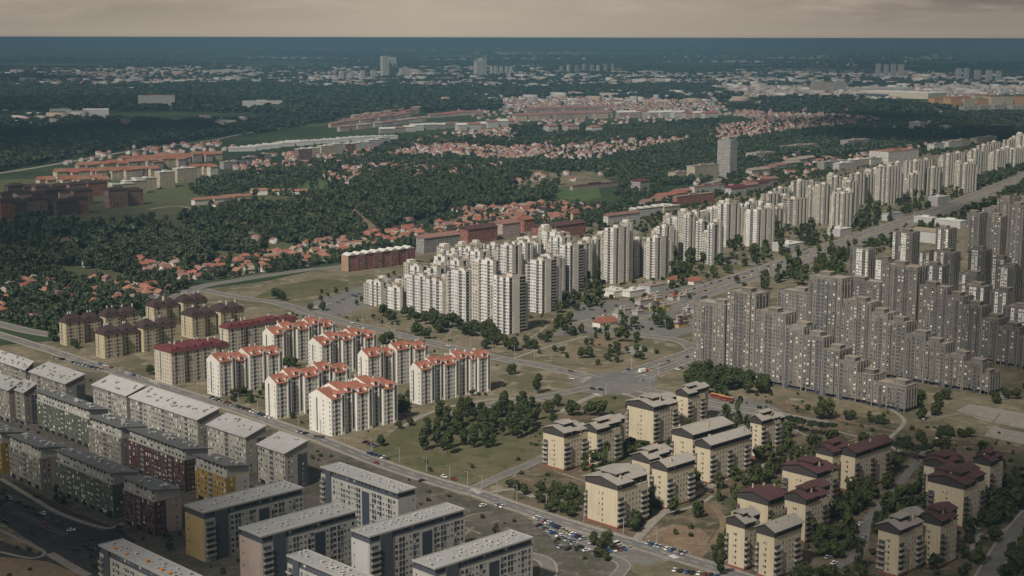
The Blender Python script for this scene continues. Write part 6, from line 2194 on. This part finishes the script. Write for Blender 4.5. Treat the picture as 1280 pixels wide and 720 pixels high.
# low bushes over the verges and yards
xs, rs = [], []
for poly, sp, rr, kp in [([(640, 628), (650, 560), (700, 520), (780, 495), (880, 498), (1000, 505), (1120, 530), (1290, 560), (1320, 760), (1000, 760), (760, 668)], 6.5, (.7, 2.0), .16),
                         ([(-40, 500), (0, 450), (140, 474), (330, 536), (470, 586), (640, 645), (760, 700), (600, 760), (-40, 760)], 6.0, (.6, 1.6), .14),
                         ([(200, 490), (240, 440), (380, 385), (470, 400), (620, 440), (640, 500), (540, 515), (470, 570)], 7.0, (.7, 1.8), .14),
                         ([(460, 400), (700, 300), (900, 240), (1100, 200), (1250, 215), (1000, 320), (830, 400), (820, 450), (700, 450)], 9.0, (1.0, 3.0), .22),
                         ([(860, 500), (870, 465), (1280, 545), (1280, 480), (1300, 560), (1100, 540)], 7.0, (.8, 2.2), .2),
                         ([(985, 735), (1000, 690), (1020, 660), (1060, 620), (1130, 580), (1170, 590), (1150, 640), (1100, 690), (1070, 735)], 6.5, (1.8, 4.2), .4),
                         ([(1195, 720), (1205, 680), (1235, 630), (1290, 590), (1330, 610), (1310, 720)], 6.5, (2.0, 4.4), .5),
                         ([(690, 288), (760, 268), (860, 240), (960, 215), (1040, 205), (1040, 225), (960, 252), (880, 278), (800, 292)], 10.5, (2.4, 4.6), .45),
                         ([(760, 262), (850, 238), (950, 205), (1080, 180), (1280, 150), (1280, 180), (1080, 205), (960, 235), (830, 262)], 13.0, (2.5, 5.0), .55),
                         ([(990, 350), (1060, 310), (1200, 255), (1290, 225), (1290, 260), (1150, 290), (1060, 350)], 11.0, (1.5, 4.5), .35)]:
    a, b_ = fill_wood(poly, sp, rr, kp, False)
    xs.append(a)
    rs.append(b_)
o = merge_trees('shrubbery', np.concatenate(xs), np.concatenate(rs), TPL_FAR, 'leaf', (.7, 1.1), 0.0)
tag(o, 'low bushes dotted over the verges and yards of the estates', 'shrubs', None, 'stuff')

# ------------------------------------------------------------------ vehicles
def car_mesh(paint, kind='saloon'):
    mb = MB()
    L, W = (4.3, 1.75) if kind != 'van' else (5.2, 2.0)
    x, y = L / 2, W / 2
    if kind == 'van':
        lo, hi, c0, c1, t0, t1 = .35, 1.15, -2.55, 1.9, -2.5, 1.1
        top = 2.3
    elif kind == 'hatch':
        lo, hi, c0, c1, t0, t1 = .3, .88, -2.0, 1.0, -1.75, .35
        top = 1.5
    else:
        lo, hi, c0, c1, t0, t1 = .3, .85, -1.6, .95, -1.0, .35
        top = 1.42
    prof = [(-x, lo), (x, lo), (x, hi - .18), (x - .15, hi - .05), (c1, hi), (c0, hi + .02), (-x + .05, hi - .05)]
    mb.prism(prof, -y, y, 'y', 0)
    i = .14
    a = [(c0, -y + .05, hi), (c1, -y + .05, hi), (c1, y - .05, hi), (c0, y - .05, hi)]
    t = [(t0, -y + i * 1.6, top), (t1, -y + i * 1.6, top), (t1, y - i * 1.6, top), (t0, y - i * 1.6, top)]
    for k in range(4):
        mb.poly([a[k], a[(k + 1) % 4], t[(k + 1) % 4], t[k]], 1)
    mb.poly(t, 0)
    for sx in (-1, 1):
        for sy in (-1, 1):
            cx, cy = sx * x * .62, sy * (y - .05)
            ring = [(cx + .32 * math.cos(q * math.pi / 4), cy - .1, .32 + .32 * math.sin(q * math.pi / 4)) for q in range(8)]
            ring2 = [(p[0], cy + .1, p[2]) for p in ring]
            mb.poly(ring, 2)
            mb.poly(ring2[::-1], 2)
            for q in range(8):
                mb.poly([ring[q], ring2[q], ring2[(q + 1) % 8], ring[(q + 1) % 8]], 2)
    return mb.mesh('car_' + kind, ['car_' + paint, 'glass_dark', 'tyre'])


PAINT = ['white', 'silver', 'silver', 'grey', 'black', 'black', 'white', 'silver', 'grey', 'red', 'blue', 'black', 'white', 'beige']
CARM = {(p, k): car_mesh(p, k) for p in set(PAINT) for k in ('saloon', 'hatch', 'van')}
NC = [0]
REST = []


def car(p, ang, paint, kind, label, group):
    o = bpy.data.objects.new('delivery_van' if kind == 'van' else 'car', CARM[paint, kind])
    col.objects.link(o)
    o.location = (p.x, p.y, .17)
    o.rotation_euler = (0, 0, ang)
    tag(o, label, 'van' if kind == 'van' else 'car', group)
    NC[0] += 1


def cars(p0, p1, n, across, where, group, skip=.15, jit=.25):
    a, c = G(*p0), G(*p1)
    d = c - a
    base = math.atan2(d.y, d.x) + (math.pi / 2 if across else 0)
    cnt = {}
    rowp = []
    for i in range(n):
        if random.random() < skip:
            continue
        p = a.lerp(c, (i + .5 + random.uniform(-jit, jit) * .4) / n)
        rowp.append((P(p)[0], p))
    rowp.sort(key=lambda t: t[0])
    for _, p in rowp:
        if NC[0] > 300:
            return
        paint, kind = random.choice(PAINT), random.choice(('saloon', 'hatch', 'hatch', 'saloon', 'saloon'))
        i = cnt[paint] = cnt.get(paint, -1) + 1
        car(p, base + random.uniform(-.06, .06) + random.choice((0, math.pi)), paint, kind, '%s %s car from the left %s' % (nth(i).capitalize(), paint, where), group)


def spot(pts, where, group):
    cnt = {}
    for (x, y, paint, ang) in sorted(pts):
        i = cnt[paint] = cnt.get(paint, -1) + 1
        car(G(x, y), R(ang), paint, random.choice(('saloon', 'hatch')), '%s %s car from the left %s' % (nth(i).capitalize(), paint, where), group)


spot([(2, 618, 'black', 135), (12, 624, 'silver', 135), (22, 629, 'black', 135), (31, 634, 'black', 135), (45, 622, 'black', 135), (47, 644, 'black', 135), (54, 643, 'white', 135), (60, 649, 'grey', 135), (72, 655, 'blue', 130), (56, 656, 'red', 130), (6, 653, 'black', 10),
      (89, 664, 'white', 20), (107, 684, 'black', 140), (113, 688, 'black', 140), (119, 689, 'grey', 140), (93, 688, 'black', 140), (115, 675, 'black', 140), (3, 627, 'black', 135)], 'in the dark car park at the lower left', 'cars in the dark car park')
cars((669, 647), (742, 681), 19, True, 'in the upper row of the busy car park', 'cars in the upper row of the busy car park')
cars((672, 657), (735, 690), 17, True, 'in the lower row of the busy car park', 'cars in the lower row of the busy car park', .3)
cars((690, 682), (712, 688), 5, True, 'in the short row by the verge', 'cars in the short row by the verge')
cars((758, 690), (790, 686), 5, True, 'beside the entrance of the busy car park', 'cars at the car park entrance')
cars((803, 678), (858, 694), 11, True, 'in the row below the round dirt court', 'cars below the dirt court')
cars((832, 712), (900, 722), 9, True, 'at the bottom edge below the street', 'cars at the bottom edge')
cars((262, 497), (342, 524), 17, True, 'along the street before the white red-roofed blocks', 'cars along the street by the red roofs', .1)
cars((372, 540), (384, 543), 4, True, 'at the corner of the largest red-roofed block', 'cars at the corner block', 0)
cars((394, 546), (404, 548), 3, True, 'by the street corner below the largest red-roofed block', 'cars by the street corner', 0)
cars((66, 447), (128, 463), 13, True, 'in the lay-by facing the yellowish blocks', 'cars in the lay-by')
cars((115, 452), (200, 481), 12, False, 'along the kerb before the yellowish blocks', 'cars along the kerb by the yellowish blocks')
cars((455, 553), (472, 560), 4, True, 'on the strip beside the meadow corner', 'cars by the meadow corner', 0)
cars((460, 567), (486, 575), 6, True, 'in the lay-by behind the crosswise slab', 'cars in the lay-by behind the crosswise slab', .1)
spot([(471, 580, 'red', -48), (555, 597, 'white', -48), (567, 600, 'red', -48), (527, 602, 'black', 40), (604, 633, 'white', 40), (628, 634, 'white', 60), (622, 632, 'silver', 60)], 'on the street below the meadow', 'cars on the street below the meadow')
spot([(713, 465, 'red', -40), (785, 463, 'blue', 50), (741, 487, 'black', -40), (751, 488, 'black', -40), (859, 447, 'black', 60), (715, 474, 'white', -40), (803, 476, 'silver', 40), (640, 452, 'silver', -40), (560, 433, 'white', -40), (440, 404, 'white', -45), (835, 452, 'grey', 55)], 'at the big crossroads', 'cars at the big crossroads')
cars((846, 463), (864, 455), 6, True, 'beside the foot of the first concrete tower', 'cars by the first concrete tower', .1)
cars((875, 600), (884, 615), 4, False, 'by the entrance of the long pale-roofed block', 'cars by the long pale-roofed block', 0)
spot([(899, 622, 'white', 10), (920, 612, 'black', 40), (925, 618, 'black', 40), (1075, 656, 'white', 50), (1064, 655, 'black', 40), (1035, 698, 'silver', 40), (1038, 692, 'black', 40), (1043, 705, 'white', 40), (1080, 672, 'silver', 60), (1265, 616, 'silver', 40), (1260, 614, 'white', 40), (1150, 520, 'red', 60), (1155, 524, 'white', 60), (1163, 518, 'silver', 60), (1172, 548, 'white', 60), (1180, 552, 'red', 60),
      (1190, 550, 'white', 60), (1250, 497, 'white', 30), (1256, 499, 'silver', 30)], 'among the right-hand courtyards', 'cars among the right-hand courtyards')
for r in range(6):
    t = r / 6
    cars((372 + 12 * r, 392 - 4 * r), (590 + 8 * r, 336 - 4 * r), 12, True, 'in line %s before the red brick building' % ('one', 'two', 'three', 'four', 'five', 'six')[r], 'cars before the red brick building, line %d' % (r + 1), .35)
cars((735, 401), (1000, 322), 24, False, 'on the far carriageway of the boulevard', 'cars on the far carriageway', .3)
cars((760, 405), (1060, 304), 26, False, 'on the near carriageway of the boulevard', 'cars on the near carriageway', .3)
cars((800, 372), (838, 360), 8, True, 'by the market sheds', 'cars by the market sheds')
car(G(771, 682), R(40), 'white', 'van', 'White van standing tall in the busy car park', None)
# articulated bus, truck
for i, (x, y, lab) in enumerate([(898, 575 - 0, ''), ]):
    pass


def bus(p, ang, label):
    t = empty('bus', (p.x, p.y, .15), ang)
    tag(t, label, 'bus', 'red city buses')
    for k, x0 in enumerate((-5.6,)):
        b = MB()
        b.box(x0, x0 + 11.2, -1.25, 1.25, .45, 3.0, 0, 1)
        b.box(x0 + .6, x0 + 9.0, -.7, .7, 3.001, 3.25, 1)
        b.build('body', ['bus_red', 'bus_yellow'], t)
        g = MB()
        g.box(x0 + .3, x0 + 10.9, -1.28, -1.253, 1.35, 2.45, 0)
        g.box(x0 + .3, x0 + 10.9, 1.253, 1.28, 1.35, 2.45, 0)
        g.build('window_band', ['glass_dark'], t)
    for x in (-3.6, 3.4):
        for y in (-1.2, 1.2):
            w = MB()
            ring = [(x + .48 * math.cos(q * math.pi / 5), y, .48 + .48 * math.sin(q * math.pi / 5)) for q in range(10)]
            r2 = [(p_[0], y + (.15 if y > 0 else -.15), p_[2]) for p_ in ring]
            w.poly(ring)
            w.poly(r2[::-1])
            for q in range(10):
                w.poly([ring[q], r2[q], r2[(q + 1) % 10], ring[(q + 1) % 10]])
            w.build('wheel', ['tyre'], t)


bus(G(897, 498), R(-40), 'Red bus with yellow roof, nearer the oval lawn, at the terminus')
bus(G(908, 501), R(-40), 'Red bus with yellow roof, nearer the grey slab trees, at the terminus')
t = empty('truck', G(804, 466, .15), R(40))
tag(t, 'White lorry with a red front on the crossroads arm', 'truck')
for nm, (x0, x1, z0, z1), mm in (('cargo_box', (-4, 1.8, .9, 3.4), 'car_white'), ('cab', (1.9, 4, .6, 2.8), 'bus_red'), ('chassis', (-4, 4, .4, .59), 'tyre')):
    b = MB()
    b.box(x0, x1, -1.2, 1.2, z0, z1, 0, None, True)
    b.build(nm, [mm], t)
for x in (-2.8, 2.9):
    for y in (-1.05, 1.05):
        w = MB()
        ring = [(x + .45 * math.cos(q * math.pi / 5), y - .14, .45 + .45 * math.sin(q * math.pi / 5)) for q in range(10)]
        r2 = [(p_[0], y + .14, p_[2]) for p_ in ring]
        w.poly(ring)
        w.poly(r2[::-1])
        for q in range(10):
            w.poly([ring[q], r2[q], r2[(q + 1) % 10], ring[(q + 1) % 10]])
        w.build('wheel', ['tyre'], t)

# ------------------------------------------------------------------ sky, clouds, air, sun
SUN_AZ, SUN_EL = 211.0, 46.0      # compass degrees from +Y, clockwise
sdir = Vector((math.sin(R(SUN_AZ)) * math.cos(R(SUN_EL)), math.cos(R(SUN_AZ)) * math.cos(R(SUN_EL)), math.sin(R(SUN_EL))))
sd = bpy.data.lights.new('sun', 'SUN')
sd.energy = 3.9
sd.angle = R(4.0)
sd.color = (1.0, .945, .86)
so = bpy.data.objects.new('sun', sd)
col.objects.link(so)
so.rotation_euler = (-sdir).to_track_quat('-Z', 'Y').to_euler()
w = bpy.data.worlds.new('World')
scene.world = w
w.use_nodes = True
nt = NT(w.node_tree)
bg = w.node_tree.nodes['Background']
sky = nt.n('ShaderNodeTexSky', sky_type='NISHITA')
sky.sun_disc = False
sky.sun_elevation = R(SUN_EL)
sky.sun_rotation = R(SUN_AZ)
sky.altitude = 200
sky.dust_density = 3.0
tc = nt.n('ShaderNodeTexCoord').outputs['Generated']
sx = nt.n('ShaderNodeSeparateXYZ')
lk(nt, tc, sx.inputs[0])
# a high broken cloud sheet seen edge-on: stretched noise in view direction
den = nt.m('ADD', nt.m('ABSOLUTE', sx.outputs[2]), .03)
cx, cy = nt.m('DIVIDE', sx.outputs[0], den), nt.m('DIVIDE', sx.outputs[1], den)
cv = nt.n('ShaderNodeCombineXYZ')
lk(nt, cx, cv.inputs[0])
lk(nt, cy, cv.inputs[1])
mp2 = nt.n('ShaderNodeMapping', i_Scale=(20, 20, 120))
lk(nt, tc, mp2.inputs['Vector'])
n1 = nt.noise(mp2.outputs[0], 1.0, 5, .6)
mp3 = nt.n('ShaderNodeMapping', i_Scale=(5, 5, 40))
lk(nt, tc, mp3.inputs['Vector'])
n2 = nt.noise(mp3.outputs[0], 1.0, 3, .5)
cl = nt.mix(nt.ramp(n2, .4, .62), SKY_DARK if 'SKY_DARK' in globals() else (1.9, 1.62, 1.40), (3.0, 2.45, 2.05))
hi = nt.ramp(sx.outputs[2], .004, .018)
cl = nt.mix(hi, (2.9, 2.5, 2.1), cl)
glow = nt.ramp(nt.m('ABSOLUTE', nt.m('ADD', sx.outputs[0], .06)), .36, .0)
cl = nt.mix(nt.m('MULTIPLY', glow, .8), cl, (4.9, 4.2, 3.35))
cl = nt.mix(nt.m('MULTIPLY', nt.m('MULTIPLY', nt.ramp(n1, .46, .78), .55), nt.ramp(sx.outputs[2], .008, .018)), cl, (5.2, 4.3, 3.6))
fac = nt.m('ADD', .72, nt.m('MULTIPLY', nt.ramp(nt.m('ABSOLUTE', sx.outputs[2]), .5, .0), .26))
# the thick middle of the cloud sheet overhead is darker than its lit far edge
cl = nt.mix(nt.ramp(sx.outputs[2], .03, .25), cl, nt.mix(.5, cl, (.42, .50, .62)))
lk(nt, nt.mix(fac, sky.outputs[0], cl), bg.inputs[0])
bg.inputs[1].default_value = 0.085

# broken clouds added overhead, out of the frame, to darken the corners and edges
m_, nt_, b_ = mat('cloud_vapour', 1.0)
b_.inputs['Base Color'].default_value = (.85, .85, .85, 1)
tr_ = nt_.n('ShaderNodeBsdfTransparent')
ms_ = nt_.n('ShaderNodeMixShader', i_0=.27)
lk(nt_, b_.outputs[0], ms_.inputs[2])
lk(nt_, tr_.outputs[0], ms_.inputs[1])
lk(nt_, ms_.outputs[0], nt_.t.nodes['Material Output'].inputs[0])
M['cloud'] = m_


def cloud(shade, z, label):
    """a flat-bottomed cumulus bank of many puffs whose shadow falls on the ground points given as (px, py, radius)"""
    mb = MB()
    for (x, y, r) in shade:
        p = G(x, y)
        for k in range(5):
            c = p + sdir * (z / sdir.z) + Vector((random.uniform(-.6, .6) * r, random.uniform(-.6, .6) * r, 0))
            rr = r * random.uniform(.4, .75)
            n, mrows = 14, 6
            b0 = len(mb.v)
            for i in range(mrows + 1):
                th = math.pi * i / mrows
                for j in range(n):
                    ph = 2 * math.pi * j / n
                    bump = 1 + .12 * math.sin(3 * ph + k) * math.sin(th)
                    zz = math.cos(th) * .35
                    mb.v.append((c.x + rr * math.sin(th) * math.cos(ph) * bump, c.y + rr * math.sin(th) * math.sin(ph) * bump, z + rr * max(zz, -.06)))
            for i in range(mrows):
                for j in range(n):
                    mb.f.append((b0 + i * n + j, b0 + (i + 1) * n + j, b0 + (i + 1) * n + (j + 1) % n, b0 + i * n + (j + 1) % n))
                    mb.m.append(0)
    o = mb.build('unseen_clouds', ['cloud'])
    tag(o, label, 'unseen_clouds', None, 'stuff')


cloud([(10, 690, 120), (110, 640, 90), (-40, 600, 140), (180, 720, 90)], 1250, 'unseen cloud bank added to darken the lower left corner')
cloud([(1250, 690, 110), (1310, 600, 130), (1340, 470, 150), (1370, 380, 170), (1400, 270, 240)], 1300, 'unseen cloud bank added to darken the right edge')
cloud([(-20, 335, 170), (-80, 285, 340), (20, 175, 600), (110, 158, 600), (-100, 140, 1000), (80, 100, 1300)], 1400, 'broad unseen cloud bank shading the dark woods')
cloud([(1150, 166, 420), (1250, 172, 420), (1050, 152, 380), (1180, 86, 1500), (1050, 88, 1200), (1290, 84, 1800)], 1400, 'unseen cloud bank shading the far right plain')


# air: one even haze box round camera and ground
hz = MB()
hz.box(-127000, 127000, -127000, 127000, -2, 251.2, 0, None, True)
m_ = bpy.data.materials.new('air')
m_.use_nodes = True
m_.node_tree.nodes.clear()
nt_ = NT(m_.node_tree)
pv = nt_.n('ShaderNodeVolumePrincipled')
pv.inputs['Color'].default_value = (.145, .265, .345, 1)
pv.inputs['Density'].default_value = 1.05e-4
pv.inputs['Anisotropy'].default_value = 0.0
om = nt_.n('ShaderNodeOutputMaterial')
lk(nt_, pv.outputs[0], om.inputs['Volume'])
M['air'] = m_
o = hz.build('haze', ['air'])
o['kind'] = 'stuff'

scene.view_settings.view_transform = 'Standard'
scene.view_settings.look = 'None'
scene.view_settings.exposure = 0.25
scene.view_settings.gamma = 1.0
scene.view_settings.use_curve_mapping = False
scene.cycles.max_bounces = 5
scene.cycles.diffuse_bounces = 2
scene.cycles.glossy_bounces = 2
scene.cycles.transparent_max_bounces = 8
scene.cycles.volume_bounces = 0
scene.cycles.use_denoising = True
scene.cycles.use_adaptive_sampling = True
print('objects', len(bpy.data.objects), 'windows', NOBJ[0], 'trees', NTREE[0], 'houses', NH[0], 'cars', NC[0], 'woods', NW1, NW2, NW3)
